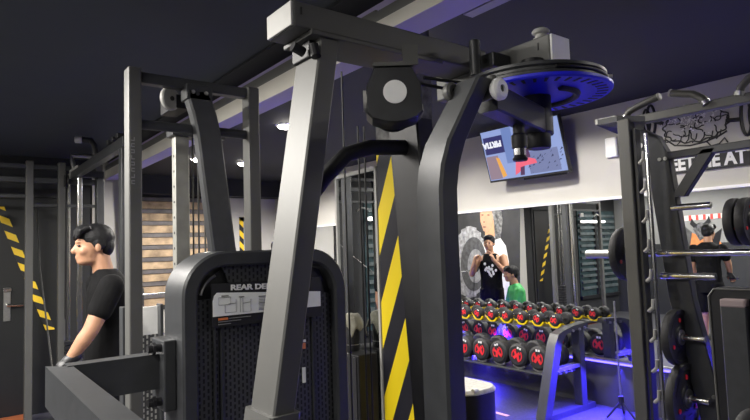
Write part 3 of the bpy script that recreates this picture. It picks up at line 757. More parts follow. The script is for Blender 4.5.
MB().prism([T(-.06, .03, .009), T(-.02, .05, .009), T(.02, -.06, .009), T(.14, -.10, .009), T(.15, -.14, .009), T(.0, -.15, .009), T(-.08, -.21, .009), T(-.13, -.23, .009), T(-.09, -.08, .009)], tv_n*.001).build('figure_picture', emis('screen_red', (.95, .14, .22), .95), scr)
MB().prism([T(.02, .0, .0095), T(.05, .05, .0095), T(.08, .02, .0095), T(.09, -.07, .0095), T(.03, -.08, .0095)], tv_n*.001).prism([T(-.05, -.16, .0095), T(.0, -.15, .0095), T(-.02, -.24, .0095), T(-.07, -.24, .0095)], tv_n*.001).build_each('shade_picture', emis('screen_plum', (.10, .03, .12), .8), scr)
sl_ = text('sign_lettering', 'PIRTIA', .082, 'letters', T(-.225, .145, .009), -tu, -tv_up, scr, .0008, .005)
sl_.data.materials[0] = emis('screen_white', (.9, .92, 1), 1.0)
MB().tube([(W, 3.56, 2.40), (4.66, 3.56, 2.41)], .03, 10).box((W-.02, 3.42, 2.30), (W, 3.70, 2.52), .003).build('wall_bracket', 'matte', tv)
tq(MB(), -.06, -TH-.02, .43, -TH+.0, -.03, .02).build('sound_bar', 'matte', tv)
# alarm sensor
sn = MB(); sn.box((W-.04, 2.69, 2.25), (W, 2.80, 2.43), .012)
tag(sn.build('motion_sensor', 'white'), 'small white box sensor on the wall below the pale rack end', 'sensor')
# MEET ME AT board
sg = empty('wall_sign', (W-.01, 1.9, 2.12), 'black board with white capital letters reading MEET ME AT on the wall', 'sign')
MB().box((W-.022, 1.2, 2.036), (W-.001, 2.52, 2.208), .002).build('board', 'board', sg)
text('lettering', 'MEET ME AT', .150, 'letters', (W-.023, 2.33, 2.058), (0, -1, 0), Z_, sg, .001, .006, sx=.80)
MB().cyl((W-.03, 1.655, 2.165), (W-.022, 1.655, 2.165), .028, 20).build('fixing_disc', 'cap', sg)
# brain barbell wall drawing
wa = MB()
def st(pts, r=.008): wa.tube([(W-.002, y, z) for y, z in pts], r, 6)
def wig(y0, z0, n, ry, rz, ph, a0=0, a1=2*PI, k=9, amp=.14, r=.007):
    st([(y0+ry*math.cos(a0+(a1-a0)*i/n)*(1+amp*math.sin(k*(a0+(a1-a0)*i/n)+ph)), z0+rz*math.sin(a0+(a1-a0)*i/n)*(1+amp*math.sin(k*(a0+(a1-a0)*i/n)+ph))) for i in range(n+1)], r)
BC = (2.03, 2.41)
wig(BC[0], BC[1], 90, .25, .135, 0, k=14, amp=.05, r=.006)
for i in range(11):
    yy = BC[0]-.20+.04*i; zz = BC[1]+.075*math.sin(i*2.3)
    wig(yy, zz, 20, .045, .042, i, a0=i, a1=i+4.4, k=3, amp=.25, r=.0045)
st([(2.27, 2.33), (2.20, 2.27), (2.08, 2.25), (1.97, 2.26), (1.86, 2.29), (1.80, 2.32)], .007)
for i in range(6): st([(2.18-.06*i, 2.27), (2.15-.06*i, 2.30), (2.14-.06*i, 2.34)], .0045)
st([(2.28, 2.47), (2.37, 2.51)], .016); st([(1.80, 2.40), (1.70, 2.39)], .016)
wig(2.38, 2.52, 24, .035, .13, 0, amp=0, r=.012); wig(2.42, 2.52, 24, .03, .10, 0, amp=0, r=.010)
wig(1.66, 2.40, 24, .035, .14, 0, amp=0, r=.013); wig(1.61, 2.40, 24, .03, .11, 0, amp=0, r=.010)
st([(1.95, 2.26), (1.92, 2.22), (1.86, 2.23), (1.82, 2.27), (1.80, 2.23)], .006)
wd_ = wa.build('wall_drawing', 'board'); tag(wd_, 'line drawing of a brain lifting a barbell on the pale wall', 'wall art')
wl = MB(); random.seed(5)
for k in range(90):
    y, z = BC[0]+random.gauss(.02, .10), BC[1]+.055+random.gauss(0, .045)
    a = random.random()*3; l = .012+.02*random.random()
    wl.prism([(W-.008, y, z), (W-.008, y+l*math.cos(a), z+l*math.sin(a)), (W-.012, y+.6*l*math.cos(a+1), z+.6*l*math.sin(a+1))], (.004, 0, 0))
o = wl.build('silver_foil', mat('white_foil', (.85, .84, .78), .3, 0), wd_); o['kind'] = 'stuff'

# ------------------------------------------------------------------ smith rack on the right
sr = empty('smith_rack', (3.1, 1.5, 0), 'black smith machine at the right with slanted column, pull-up grips and barbell hooks', 'exercise machine')
MB().box((2.92, 1.555, 0), (2.985, 1.622, 2.15), .005).build('upright', 'frame', sr)
MB().box((2.935, 1.530, 0), (2.99, 1.546, 2.09), .003).build('catch_strip', 'black', sr)
MB().cyl((2.96, 1.488, .1), (2.96, 1.488, 2.06), .012, 12).build('guide_rod', 'chrome', sr)
ck = MB()
for k in range(11): ck.cyl((2.945, 1.525, .35+.155*k), (2.945, 1.503, .37+.155*k), .010, 8).cyl((2.945, 1.503, .37+.155*k), (2.945, 1.499, .415+.155*k), .008, 8)
ck.build_each('catch_hook', 'cap', sr)
MB().rect_sweep([(3.13, 1.20, 0.0), (3.13, 1.315, .60), (3.13, 1.43, 1.18), (3.13, 1.505, 1.95), (3.13, 1.545, 2.06), (3.13, 1.62, 2.11)], X_*.03, [Y_*.062]*4+[Y_*.05, Y_*.05], .005).build('slanted_column', 'black', sr, 32)
sb = MB()
for y, z in ((1.49, 1.93), (1.46, 1.93), (1.40, .98), (1.30, .70), (1.27, .70)): sb.cyl((3.10, y, z), (3.094, y, z), .010, 10)
sb.build_each('bolt', 'steel', sr)
MB().box((3.10, .60, 2.147), (3.16, 1.70, 2.195), .005).build('top_rail', 'frame', sr)
MB().prism([(3.03, 1.81, 2.172), (2.92, 1.62, 2.145), (2.95, 1.48, 2.12), (3.20, 1.62, 2.12), (3.20, 1.76, 2.12)], (0, 0, .03)).build('end_plate', 'black', sr)
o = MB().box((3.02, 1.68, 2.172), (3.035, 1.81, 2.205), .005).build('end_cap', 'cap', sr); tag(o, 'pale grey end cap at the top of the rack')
def grip(pts, name='pull_up_grip'):
    g_ = MB().tube(pts, .019, 14).build(name, 'frame', sr, 50)
    p0, p1 = Vector(pts[-1]), Vector(pts[-2]); d = (p0-p1).normalized()
    MB().cyl(p0-d*.002, p0+d*.012, .021, 16, bev=.004).build('grip_cap', 'cap', g_)
    q0, q1 = Vector(pts[0]), Vector(pts[1]); d2 = (q1-q0).normalized()
    MB().cyl(q0-d2*.004, q0+d2*.018, .023, 16).build('grip_collar', 'steel', g_)
grip([(3.10, 1.672, 2.190), (3.10, 1.645, 2.225), (3.10, 1.60, 2.242), (3.10, 1.476, 2.272)])
grip([(3.10, 1.235, 2.180), (3.10, 1.25, 2.21), (3.10, 1.30, 2.245), (3.10, 1.36, 2.26), (3.10, 1.405, 2.275)])
grip([(3.10, 1.085, 2.19), (3.10, 1.075, 2.225), (3.10, 1.04, 2.26), (3.10, .95, 2.29)])
MB().box((3.10, .60, 1.925), (3.155, 1.46, 1.965), .004).build('mid_rail', 'black', sr)
MB().rect_sweep([(3.125, 1.41, 1.72), (3.125, 1.245, 1.95)], X_*.025, Y_*.035, .004).build('diagonal_brace', 'black', sr, 32)
MB().box((3.10, 1.56, 1.98), (3.14, 1.62, 2.06), .006).build('hook_block', 'black', sr)
MB().cyl((3.09, 1.585, 2.02), (3.085, 1.585, 2.02), .014, 16).build('hook_bolt', 'steel', sr)
MB().box((2.90, .55, 0), (3.20, 1.78, .06), .005).box((3.10, .60, .06), (3.16, .66, 2.11), .005).build('base_frame', 'black', sr)
for z, y0 in ((.99, 1.47), (.685, 1.44), (1.305, 1.44), (1.66, 1.36)):
    MB().cyl((3.05, y0+.06, z), (3.05, 1.30 if z < 1.2 else 1.23, z), .017, 14).build('storage_peg', 'chrome', sr, 40)
# barbell
bb = empty('barbell', (3.05, 1.2, 1.424), 'long chrome barbell across the rack with a black plate on its far end', 'barbell')
MB().cyl((3.05, -.25, 1.424), (3.05, 1.62, 1.424), .0165, 14).build('bar', 'chrome', bb, 40)
MB().cyl((3.05, 1.60, 1.424), (3.05, 1.93, 1.424), .025, 18, bev=.004).build('sleeve', 'steel', bb, 40)
MB().cyl((3.05, 1.585, 1.424), (3.05, 1.61, 1.424), .034, 18).build('collar', 'matte', bb, 40)
def make_plate(R, th, name, label, group):
    r = empty(name, (0, 0, 0), label, 'weight plate', group=group)
    b = MB().lathe([(.025, -th/2), (R*.35, -th/2), (R*.38, -th*.32), (R*.80, -th*.32), (R*.84, -th/2), (R*.97, -th/2), (R, -th*.3), (R, th*.3), (R*.97, th/2), (R*.84, th/2), (R*.80, th*.32), (R*.38, th*.32), (R*.35, th/2), (.025, th/2)], (0, 0, 0), Y_, 48).build('disc', 'rubber', r, 30, local=True)
    MB().lathe([(.022, -th/2-.003), (.040, -th/2-.003), (.040, th/2+.003), (.022, th/2+.003)], (0, 0, 0), Y_, 24).build('hub', 'steel', r, 35, local=True)
    m = MB(); d = MB()
    for k in range(3):
        a_ = k*2*PI/3+.5
        cx_, cz_ = R*.60*math.cos(a_), R*.60*math.sin(a_)
        m.prism(arc((0, -th*.36, 0), R*.70, a_-.42, a_+.42, 8, X_, Z_)+arc((0, -th*.36, 0), R*.50, a_+.42, a_-.42, 8, X_, Z_), (0, -.001, 0))
        q = R*.60; b2 = a_+PI/3
        d.cyl((q*math.cos(b2), -th*.34, q*math.sin(b2)), (q*math.cos(b2), -th*.37-.002, q*math.sin(b2)), R*.075, 14)
    m.build_each('grip_slot', 'board', b, local=True); d.build_each('red_badge', 'red', b, local=True)
    return r
pl0 = make_plate(.147, .04, 'weight_plate', 'black weight plate loaded on the far end of the barbell', 'weight plates at the rack')
pl0.location = (3.05, 1.69, 1.424)
for R_, y, z, lab in ((.145, 1.435, .99, 'upper black weight plate hanging on the slanted column peg'), (.175, 1.42, .685, 'lower black weight plate with red badge, blue lit, on the slanted column peg')):
    c = copy_tree(pl0); c.location = (3.05, y, z); c.scale = (R_/.147, 1, R_/.147); c['label'] = lab
MB().cyl((3.06, .62, 1.57), (3.06, 1.17, 1.57), .016, 14).box((3.04, .61, 1.54), (3.13, .65, 1.60), .004).build('storage_peg', 'chrome', sr, 40)
for y, lab in ((1.075, 'small black plate at the right edge of the picture, nearer of two'), (1.125, 'small black plate at the right edge of the picture, farther of two')):
    c = copy_tree(pl0); c.location = (3.06, y, 1.57); c.scale = (.115/.147, 1, .115/.147); c['label'] = lab
# tripod
tr = empty('tripod_stand', (4.62, 2.68, 0), 'thin silver tripod stand by the LED strip behind the rack upright', 'stand')
MB().cyl((4.62, 2.68, .12), (4.62, 2.69, .98), .008, 10).build('pole', 'steel', tr)
MB().lathe([(0, 0), (.022, 0), (.022, .07), (0, .07)], (4.62, 2.68, .11), Z_, 14).build('collar', 'matte', tr)
for k in range(3):
    a_ = k*2.1+.4
    MB().cyl((4.62, 2.68, .14), (4.62+.13*math.cos(a_), 2.68+.13*math.sin(a_), .008), .009, 8).build('leg', 'matte', tr)

# ------------------------------------------------------------------ low cabinet and bench back in front
lc = empty('low_cabinet', (2.13, 2.25, 0), 'low black cabinet with pale speckled rounded top beside the swing arm', 'cabinet')
def rr(cx_, cy_, hx, hy, r, z, n=6):
    P = []
    for (sx, sy, a0) in ((1, 1, 0), (-1, 1, PI/2), (-1, -1, PI), (1, -1, 1.5*PI)):
        for i in range(n+1):
            a_ = a0+PI/2*i/n; P.append((cx_+sx*(hx-r)+r*math.cos(a_), cy_+sy*(hy-r)+r*math.sin(a_), z))
    return P
LCx, LCy = 2.165, 2.25
MB().ring_loft([rr(LCx, LCy, .13, .28, .10, 0), rr(LCx, LCy, .13, .28, .10, .765)]).build('body', 'matte', lc, 40)
MB().ring_loft([rr(LCx, LCy, .135, .285, .105, .765), rr(LCx, LCy, .135, .285, .105, .772), rr(LCx, LCy, .125, .275, .10, .785)]).build('top', mat('pale_speckled_top', (.55, .545, .51), .6, 0, .2, 60), lc, 40)
MB().box((2.003, 2.05, .60), (2.006, 2.45, .606)).build('seam', 'steel', lc)
MB().cyl((2.09, 1.985, .785), (2.12, 1.985, .785), .012, 10).build('latch', 'white', lc)
fm = empty('chest_press_machine', (2.5, .9, 0), 'black padded machine back with raised grey centre post at the right edge', 'exercise machine')
def rp(y0, y1, z0, z1, r, x, n=6):
    P = []
    for (cy_, cz_, a0) in ((y1-r, z1-r, 0), (y0+r, z1-r, PI/2), (y0+r, z0+r, PI), (y1-r, z0+r, 1.5*PI)):
        for i in range(n+1):
            a_ = a0+PI/2*i/n; P.append((x, cy_+r*math.cos(a_), cz_+r*math.sin(a_)))
    return P
MB().ring_loft([rp(.60, 1.005, .62, 1.295, .05, 2.48, 6), rp(.595, 1.015, .61, 1.305, .05, 2.46), rp(.595, 1.015, .61, 1.305, .05, 2.43), rp(.60, 1.01, .615, 1.30, .045, 2.415)]).build('back_pad', mat('black_vinyl', (.014, .014, .016), .34, 0, .2, 20), fm, 40)
MB().tube([(2.414, 1.0, .7), (2.412, 1.005, 1.27), (2.412, .985, 1.298), (2.412, .62, 1.30)], .004, 6).build('piping', 'frame', fm)
MB().rect_sweep([(2.39, .905, .10), (2.39, .905, 1.24)], X_*.022, Y_*.045, .005).build('centre_post', 'black', fm, 32)
o = MB().box((2.362, .862, 1.235), (2.412, .948, 1.265), .006).build('post_cap', mat('dull_grey_cap', (.32, .25, .25), .5), fm)
MB().box((2.35, .86, .0), (2.9, .95, .06), .004).box((2.3, .6, 0), (2.40, 1.2, .06), .004).build('base', 'black', fm)
pp_ = copy_tree(pl0); pp_.location = (2.25, .83, .72); pp_.scale = (1.2, 1, 1.2); pp_['label'] = 'black weight plate whose pale rim curves into the bottom right corner'
MB().cyl((2.25, .72, .72), (2.25, .93, .72), .02, 14).box((2.23, .90, .06), (2.27, .94, .75), .004).box((2.23, .88, .0), (2.42, .95, .06), .004).build('plate_horn', 'chrome', fm, 40)
#PART4
# ------------------------------------------------------------------ people
def vox(mb, size, smooth_n=6, fac=.5):
    me = bpy.data.meshes.new('tmp'); mb.bm.normal_update()
    bmesh.ops.recalc_face_normals(mb.bm, faces=mb.bm.faces)
    mb.bm.to_mesh(me); mb.bm.free()
    o = bpy.data.objects.new('tmp', me); COL.objects.link(o)
    r = o.modifiers.new('r', 'REMESH'); r.mode = 'VOXEL'; r.voxel_size = size
    s = o.modifiers.new('s', 'SMOOTH'); s.iterations = smooth_n; s.factor = fac
    dg = bpy.context.evaluated_depsgraph_get()
    m2 = bpy.data.meshes.new_from_object(o.evaluated_get(dg))
    bpy.data.objects.remove(o); bpy.data.meshes.remove(me)
    for p in m2.polygons: p.use_smooth = True
    return m2
def place(me, name, m, parent):
    me.name = name; me.materials.clear(); me.materials.append(MT[m] if isinstance(m, str) else m)
    o = bpy.data.objects.new(name, me); COL.objects.link(o); o.parent = parent
    return o
def limb(mb, pts, rad, n=14):
    mb.tube(pts, rad, n)
    for p, r in zip(pts, rad): mb.ball(p, r, 14, 10)
def slab(mb, secs, n=20):
    """stack of ellipses (centre, rx, ry)"""
    rings = []
    for c, rx, ry in secs:
        c = Vector(c); rings.append([c+Vector((rx*math.cos(2*PI*k/n), ry*math.sin(2*PI*k/n), 0)) for k in range(n)])
    mb.ring_loft(rings)
def hand(mb, wrist, dirv, palm_n, curl=.8, s=1.0):
    """palm and five fingers; dirv = wrist to knuckles, palm_n = where the palm faces"""
    w = Vector(wrist); d = Vector(dirv).normalized(); pn = Vector(palm_n); pn = (pn-d*pn.dot(d)).normalized(); sd_ = d.cross(pn)
    limb(mb, [w, w+d*.045*s], [.024*s, .026*s])
    k0 = w+d*.088*s
    for i, (o_, L) in enumerate(((-.030, .072), (-.010, .080), (.010, .075), (.028, .060))):
        b = k0+sd_*o_*s
        limb(mb, [w+d*.03*s+sd_*o_*.6*s, b], [.014*s, .0115*s], 10)
        p = b; a = curl*.5; ps = [b]
        for j, fr in enumerate((.45, .32, .23)):
            dd = d*math.cos(a)+pn*math.sin(a); p = p+dd*L*fr*s; ps.append(p); a += curl
        limb(mb, ps, [.0105*s, .0098*s, .009*s, .0078*s], 10)
    t0 = w+d*.022*s-sd_*.022*s; t1 = t0+(d*.6-sd_*.8+pn*.25)*.035*s; t2 = t1+(d*.85+pn*.4)*.03*s; t3 = t2+(d*.8+pn*.6)*.022*s
    limb(mb, [t0, t1, t2, t3], [.014*s, .012*s, .011*s, .009*s], 10)
def head(mb, c, k=1.0, tilt=0):
    """c = centre of the skull at eye height, facing +x"""
    c = Vector(c)
    mb.ell(c+Vector((-.012, 0, .030))*k, Vector((.098, .076, .092))*k)
    mb.ell(c+Vector((.026, 0, -.03))*k, Vector((.066, .062, .085))*k)
    mb.ell(c+Vector((.052, 0, -.088))*k, Vector((.036, .036, .026))*k)
    mb.ell(c+Vector((.024, 0, -.078))*k, Vector((.055, .054, .036))*k)
    mb.tube([c+Vector((.086, 0, .008))*k, c+Vector((.106, 0, -.030))*k, c+Vector((.098, 0, -.042))*k], [.009*k, .015*k, .014*k], 10)
    mb.ell(c+Vector((.080, 0, .024))*k, Vector((.016, .045, .010))*k)
    mb.ell(c+Vector((.084, 0, -.062))*k, Vector((.012, .024, .006))*k)
    mb.ell(c+Vector((.082, 0, -.073))*k, Vector((.012, .021, .007))*k)
    for s in (-1, 1):
        mb.ell(c+Vector((.055, s*.040, -.030))*k, Vector((.028, .024, .026))*k)
        mb.ell(c+Vector((-.012, s*.080, -.012))*k, Vector((.018, .010, .030))*k)
def eyes(parent, c, k=1.0):
    m = MB()
    for s in (-1, 1): m.ell(Vector(c)+Vector((.081, s*.031, .002))*k, Vector((.009, .012, .006))*k)
    m.build_each('eye', mat('eye_dark', (.03, .02, .02), .2), parent, 60, local=True)
def hair(parent, c, k=1.0, fringe=True, length=.0):
    m = MB(); c = Vector(c)
    m.ell(c+Vector((-.020, 0, .048))*k, Vector((.103, .086, .086))*k)
    m.ell(c+Vector((-.066, 0, .005))*k, Vector((.052, .072, .075))*k)
    m.ell(c+Vector((.035, 0, .092))*k, Vector((.062, .070, .036))*k)
    if fringe:
        random.seed(2)
        for i in range(9):
            y = -.062+.0155*i
            m.tube([c+Vector((.03, y, .108))*k, c+Vector((.082, y*1.02, .085))*k, c+Vector((.103-abs(y)*.25, y*1.05, .036+.01*(i % 3)))*k], [.020*k, .017*k, .008*k], 8)
    for s in (-1, 1): m.ell(c+Vector((-.020, s*.072, .015))*k, Vector((.034, .014, .045))*k)
    return place(vox(m, .0055, 2), 'hair', 'hair', parent)

# --- man in black tee, facing the left of the picture (world -x), pushing a cable handle down
pa = empty('person', (0.775, 3.68, 0), 'man in black tee and black gloves facing left, pushing a bar down', 'person', rz=PI)
E_ = (0.052, 0, 1.570)
b = MB(); head(b, E_, 1.0)
limb(b, [(-.015, 0, 1.36), (.012, 0, 1.50)], [.062, .054])
slab(b, [((-.02, 0, .86), .10, .155), ((-.02, 0, .98), .098, .15), ((-.022, 0, 1.08), .095, .142), ((-.03, 0, 1.20), .108, .158), ((-.035, 0, 1.30), .105, .168), ((-.03, 0, 1.37), .075, .13), ((-.02, 0, 1.42), .05, .065)])
arms = {1: [(-.005, .195, 1.335), (.105, .215, 1.105), (.205, .19, .955)], -1: [(-.015, -.195, 1.335), (-.03, -.225, 1.07), (.03, -.215, .84)]}
for s, a in arms.items():
    limb(b, [a[0], tuple((Vector(a[0])*.5+Vector(a[1])*.5)), a[1]], [.060, .052, .043]); limb(b, [a[1], tuple(Vector(a[1])*.65+Vector(a[2])*.35), a[2]], [.042, .042, .027])
    hand(b, a[2], Vector((.6, 0, -.42)), Vector((-.45, 0, -.9)), .75)
for s in (-1, 1):
    limb(b, [(-.02, s*.085, .85), (.0, s*.10, .52), (-.03, s*.11, .09)], [.085, .062, .042]); limb(b, [(.0, s*.10, .46), (-.015, s*.105, .36)], [.055, .058])
    limb(b, [(-.05, s*.11, .05), (.12, s*.12, .035)], [.040, .034])
place(vox(b, .0065, 5), 'body', 'skin', pa)
t = MB()
slab(t, [((-.02, 0, .80), .118, .175), ((-.02, 0, .98), .115, .168), ((-.024, 0, 1.10), .112, .162), ((-.032, 0, 1.22), .122, .175), ((-.036, 0, 1.31), .118, .182), ((-.032, 0, 1.375), .092, .15), ((-.015, 0, 1.432), .064, .078)])
for s, a in arms.items():
    p0, p1 = Vector(a[0]), Vector(a[1])
    limb(t, [tuple(p0), tuple(p0*.45+p1*.55)], [.071, .066])
place(vox(t, .008, 5), 'tshirt', 'tee', pa)
t = MB(); slab(t, [((-.02, 0, .70), .125, .19), ((-.02, 0, .88), .115, .17)])
for s in (-1, 1): slab(t, [((.0, s*.105, .42), .10, .098), ((-.005, s*.10, .62), .108, .10), ((-.02, s*.09, .84), .11, .09)])
place(vox(t, .010, 4), 'shorts', 'tee', pa)
for s, a in arms.items():
    g = MB(); w = Vector(a[2]); limb(g, [tuple(w-Vector((.03, 0, -.02))), tuple(w+Vector((.012, 0, -.008)))], [.034, .032])
    hand(g, w, Vector((.6, 0, -.42)), Vector((-.45, 0, -.9)), .75, 1.10)
    place(vox(g, .0055, 2), 'glove', 'matte', pa)
for s in (-1, 1):
    sh_ = MB(); limb(sh_, [(-.06, s*.11, .05), (.05, s*.115, .05), (.15, s*.12, .04)], [.052, .052, .042])
    sh_.box((-.11, s*.115-.05, 0), (.19, s*.115+.05, .022), .008)
    place(vox(sh_, .008, 3), 'shoe', 'rubber', pa)
hair(pa, E_, 1.0); eyes(pa, E_, 1.0)
# the handle he holds, on its cable
hd = empty('pulldown_bar', (.50, 3.5, .895), 'black cable handle grip in the gloved hand of the man in black tee', 'pulldown bar')
MB().cyl((.50, 3.42, .895), (.50, 3.56, .895), .014, 12).build('bar', 'matte', hd)
MB().tube([(.50, 3.56, .90), (.60, 4.9, 1.45), (.70, 5.92, 1.96)], .005, 8).build('cable', 'cable', hd)
MB().cyl((.50, 3.40, .895), (.50, 3.42, .895), .018, 12).build('end_knob', 'chrome', hd)

# --- man in black tank top, seen in the mirror
pb = empty('person', (3.075, 5.82, 0), 'man in black tank top with raised hands, reflected in the mirror above the dumbbells', 'person', rz=-.45)
E2 = (0.03, 0, 1.52)
b = MB(); head(b, E2)
limb(b, [(-.02, 0, 1.32), (.0, 0, 1.46)], [.060, .054])
slab(b, [((-.02, 0, .84), .10, .155), ((-.02, 0, 1.0), .10, .15), ((-.02, 0, 1.16), .11, .17), ((-.03, 0, 1.26), .11, .18), ((-.03, 0, 1.33), .08, .14), ((-.02, 0, 1.38), .05, .065)])
armb = {1: [(-.01, .20, 1.29), (.08, .27, 1.06), (.24, .16, 1.22)], -1: [(-.01, -.20, 1.29), (.09, -.27, 1.06), (.20, -.10, 1.28)]}
for s, a in armb.items():
    limb(b, [a[0], tuple(Vector(a[0])*.5+Vector(a[1])*.5), a[1]], [.064, .055, .045]); limb(b, [a[1], a[2]], [.044, .028])
    hand(b, a[2], Vector((.1, -s*.25, .9)), Vector((.3, -s*.9, 0)), .5)
for s in (-1, 1):
    limb(b, [(-.02, s*.085, .84), (.0, s*.10, .50), (-.03, s*.11, .09)], [.082, .062, .042]); limb(b, [(-.05, s*.11, .05), (.12, s*.12, .035)], [.040, .034])
place(vox(b, .009, 4), 'body', 'skin', pb)
t = MB(); slab(t, [((-.02, 0, .80), .118, .172), ((-.02, 0, 1.0), .114, .164), ((-.02, 0, 1.16), .122, .182), ((-.03, 0, 1.25), .120, .172), ((-.03, 0, 1.33), .092, .125), ((-.025, 0, 1.365), .07, .10)])
ts = place(vox(t, .009, 4), 'tank_top', 'tee', pb)
m = MB(); random.seed(9)
for k in range(16):
    y, z = random.gauss(0, .045), 1.12+random.gauss(0, .06); m.ell((.098-.9*y*y, y, z), (.008, .018, .022))
m.build('white_print', 'letters', ts, local=True)
t = MB(); slab(t, [((-.02, 0, .70), .125, .19), ((-.02, 0, .86), .115, .17)])
for s in (-1, 1): slab(t, [((-.03, s*.11, .10), .07, .07), ((.0, s*.105, .5), .09, .09), ((-.02, s*.09, .84), .11, .09)])
place(vox(t, .011, 3), 'trousers', 'tee', pb)
hair(pb, E2, 1.0, False); eyes(pb, E2)
# --- man in green jersey sitting on a bench, seen in the mirror
pg = empty('person', (3.215, 5.29, 0), 'man in green jersey sitting, seen in the mirror just above the dumbbells', 'person', rz=.65)
E3 = (0.03, 0, 1.13)
b = MB(); head(b, E3)
limb(b, [(-.04, 0, .92), (.0, 0, 1.06)], [.058, .053])
slab(b, [((-.06, 0, .44), .11, .165), ((-.06, 0, .60), .10, .15), ((-.05, 0, .78), .11, .17), ((-.05, 0, .88), .10, .175), ((-.045, 0, .94), .07, .12), ((-.04, 0, .98), .045, .06)])
armg = {1: [(-.03, .20, .88), (.03, .25, .64), (.27, .17, .57)], -1: [(-.03, -.20, .88), (.03, -.25, .64), (.27, -.17, .57)]}
for s, a in armg.items():
    limb(b, [a[0], a[1]], [.062, .044]); limb(b, [a[1], a[2]], [.043, .028]); hand(b, a[2], Vector((.9, -s*.1, -.2)), Vector((0, 0, -1)), .3)
for s in (-1, 1):
    limb(b, [(-.06, s*.09, .50), (.36, s*.13, .50), (.36, s*.13, .09)], [.090, .060, .042]); limb(b, [(.33, s*.13, .05), (.48, s*.14, .035)], [.040, .034])
place(vox(b, .009, 4), 'body', 'skin', pg)
t = MB(); slab(t, [((-.06, 0, .44), .125, .185), ((-.06, 0, .60), .118, .17), ((-.05, 0, .78), .122, .185), ((-.05, 0, .88), .115, .185), ((-.045, 0, .95), .08, .13), ((-.035, 0, .99), .058, .07)])
for s, a in armg.items(): limb(t, [a[0], tuple(Vector(a[0])*.4+Vector(a[1])*.6)], [.074, .066])
place(vox(t, .009, 4), 'jersey', 'green', pg)
t = MB()
for s in (-1, 1): limb(t, [(-.06, s*.09, .50), (.30, s*.13, .50)], [.105, .082])
place(vox(t, .011, 3), 'shorts', 'tee', pg)
hair(pg, E3, 1.0, True); eyes(pg, E3); pg.scale = (.95, .95, .95)
bn = empty('flat_bench', (3.1, 5.2, 0), 'black flat bench under the man in green, mostly hidden', 'bench')
MB().box((2.93, 5.02, .33), (3.33, 5.46, .375), .015).build('seat_pad', 'rubber', bn)
for (x, y) in ((2.97, 5.06), (3.29, 5.06), (2.97, 5.42), (3.29, 5.42)): MB().box((x-.02, y-.02, 0), (x+.02, y+.02, .33), .003).build('leg', 'frame', bn)

# ------------------------------------------------------------------ murals read through the mirror
XM = 1.625
def poly_m(name, pts, m, parent, d, X=XM):
    P = [on_mirror(x, y, X) for x, y in pts]
    for p in P: p.x = X+d
    return MB().prism(P, (.003, 0, 0)).build(name, m, parent)
mu = empty('painted_mural', (XM, 7.2, 1.2), 'grey wall mural of a woman in white beside a huge tyre, seen in the mirror', 'mural')
poly_m('mural_ground', [(440, 200), (520, 190), (520, 330), (440, 330)], mat('mural_dark_grey', (.022, .022, .024), .8, 0, .25, 5), mu, .001)
def ellp(cx_, cy_, rx, ry, n=28, a0=0, a1=2*PI): return [(cx_+rx*math.cos(a0+(a1-a0)*i/n), cy_+ry*math.sin(a0+(a1-a0)*i/n)) for i in range(n)]
poly_m('tyre_tread', [(x+1.2*math.cos(i*PI), y) for i, (x, y) in enumerate(ellp(470, 262, 17, 36, 40))], mat('mural_grey', (.24, .24, .25), .8, 0, .5, 14), mu, .004)
poly_m('tyre_wall', ellp(474, 264, 13, 27), mat('mural_mid_grey', (.06, .06, .063), .8, 0, .4, 14), mu, .008)
poly_m('tyre_centre', ellp(476, 266, 8, 17), mat('mural_pale_grey', (.20, .20, .21), .8, 0, .3, 14), mu, .012)
poly_m('tyre_hub', ellp(477, 266, 3, 6), 'board', mu, .016)
poly_m('white_shirt', [(480, 300), (481, 248), (485, 238), (492, 233), (499, 236), (506, 246), (509, 262), (510, 300)], mat('mural_white', (.62, .62, .62), .8, 0, .1, 8), mu, .006)
poly_m('hair_back', [(483, 205), (486, 198), (496, 197), (501, 203), (503, 220), (501, 238), (495, 240), (493, 215)], mat('mural_hair', (.10, .10, .10), .8, 0, .8, 20), mu, .009)
poly_m('neck', [(485, 228), (494, 220), (495, 236), (490, 240), (486, 238)], mat('mural_skin_shade', (.45, .24, .13), .8), mu, .012)
poly_m('face', [(482, 208), (487, 205), (492, 209), (494, 218), (492, 227), (488, 233), (484, 231), (481, 222), (480.5, 214)], mat('mural_skin', (.36, .21, .13), .8, 0, .12, 12), mu, .015)
poly_m('hair_front', [(482, 209), (483, 202), (488, 198), (494, 201), (496, 212), (494, 219), (492, 210), (487, 206)], mat('mural_hair_front', (.16, .16, .16), .8, 0, .7, 20), mu, .018)
ef = MB()
for (x, y, rx, ry) in ((483, 215, 1.3, .7), (489, 215, 1.5, .7), (485, 227, 1.8, .7), (484.6, 222, .8, .8)):
    P = [on_mirror(px, py, XM) for px, py in ellp(x, y, rx, ry, 12)]
    for p in P: p.x = XM+.019
    ef.prism(P, (.002, 0, 0))
ef.build_each('face_feature', mat('mural_feature', (.12, .05, .04), .8), mu)
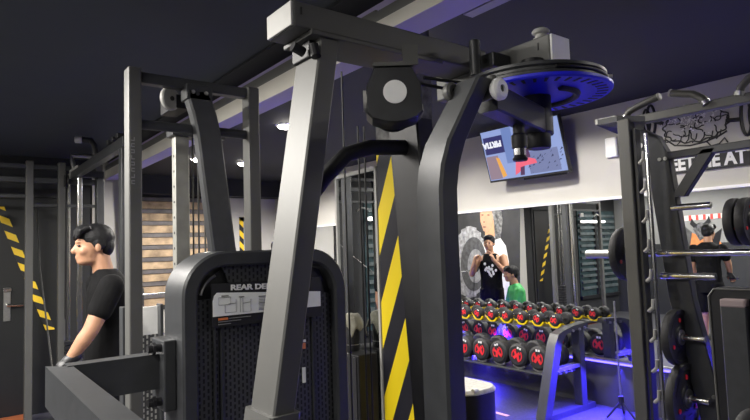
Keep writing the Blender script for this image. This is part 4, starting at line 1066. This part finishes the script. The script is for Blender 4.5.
# left wall mural, seen in the mirror at the right
XS = XL+.003
sk_ = empty('skull_mural', (XS, 4.5, 1.6), 'painted bull skull with dark horns over orange, seen in the mirror behind the rack', 'mural')
poly_m('orange_field', [(686, 245), (690, 232), (700, 236), (712, 231), (722, 244), (722, 252), (686, 252)], mat('mural_orange', (.62, .22, .07), .8, 0, .3, 10), sk_, .002, XS)
poly_m('dark_wing', [(682, 244), (684, 226), (692, 232), (690, 248)], mat('mural_charcoal', (.08, .08, .08), .8, 0, .6, 12), sk_, .004, XS)
poly_m('dark_wing', [(712, 236), (722, 228), (719, 246), (713, 244)], 'board', sk_, .004, XS)
poly_m('skull', [(696, 224), (701, 222), (706, 224), (708, 229), (704, 238), (700, 241), (697, 236), (693, 229)], mat('mural_skull', (.10, .10, .105), .8, 0, .9, 20), sk_, .006, XS)
poly_m('horn', [(694, 228), (690, 224), (692, 218), (694, 222), (698, 225)], 'board', sk_, .008, XS)
poly_m('horn', [(706, 226), (711, 222), (709, 215), (707, 220), (703, 224)], 'board', sk_, .008, XS)
bs = empty('banner_strip', (XS, 4.4, 1.85), 'narrow red and white banner strip above the bull skull, seen in the mirror', 'banner')
poly_m('strip', [(684, 216), (736, 212), (736, 217), (684, 221)], mat_stripes('banner_print', (.65, .62, .58), (.55, .06, .05), .13, 0, 1, 0, .6), bs, .003, XS)
# bench press seen in the mirror at the left of the tank top man
bpz = empty('incline_bench', (2.3, 6.9, 0), 'grey padded bench with a barbell in front of the tyre mural, seen in the mirror', 'bench')
MB().box((2.1, 6.55, .42), (2.42, 7.5, .52), .03).build('pad', 'frame', bpz)
MB().box((2.22, 6.6, 0), (2.30, 6.7, .42), .004).box((2.22, 7.3, 0), (2.30, 7.4, .42), .004).build('leg', 'frame', bpz)
MB().box((2.0, 7.5, 0), (2.06, 7.56, 1.1), .004).box((2.46, 7.5, 0), (2.52, 7.56, 1.1), .004).build('upright', 'black', bpz)
MB().cyl((1.70, 7.47, 1.02), (2.82, 7.47, 1.02), .014, 10).build('bar', 'chrome', bpz)
# striped frame on the far wall between the post and the leg
hz = empty('striped_frame', (4.35, YF-.02, 1.6), 'frame edged with yellow and black hazard tape on the pale far wall', 'frame')
MB().box((4.15, YF-.02, .9), (4.22, YF, 2.12)).box((4.48, YF-.02, .9), (4.55, YF, 2.12)).box((4.15, YF-.02, 2.05), (4.55, YF, 2.12)).build('tape_edge', mat_stripes('hazard_edge', (.9, .6, .02), (.02, .02, .02), .16, .8, 0, .8), hz)
MB().box((4.22, YF-.015, .9), (4.48, YF, 2.05)).build('panel', mat('pale_panel', (.3, .32, .34), .4), hz)
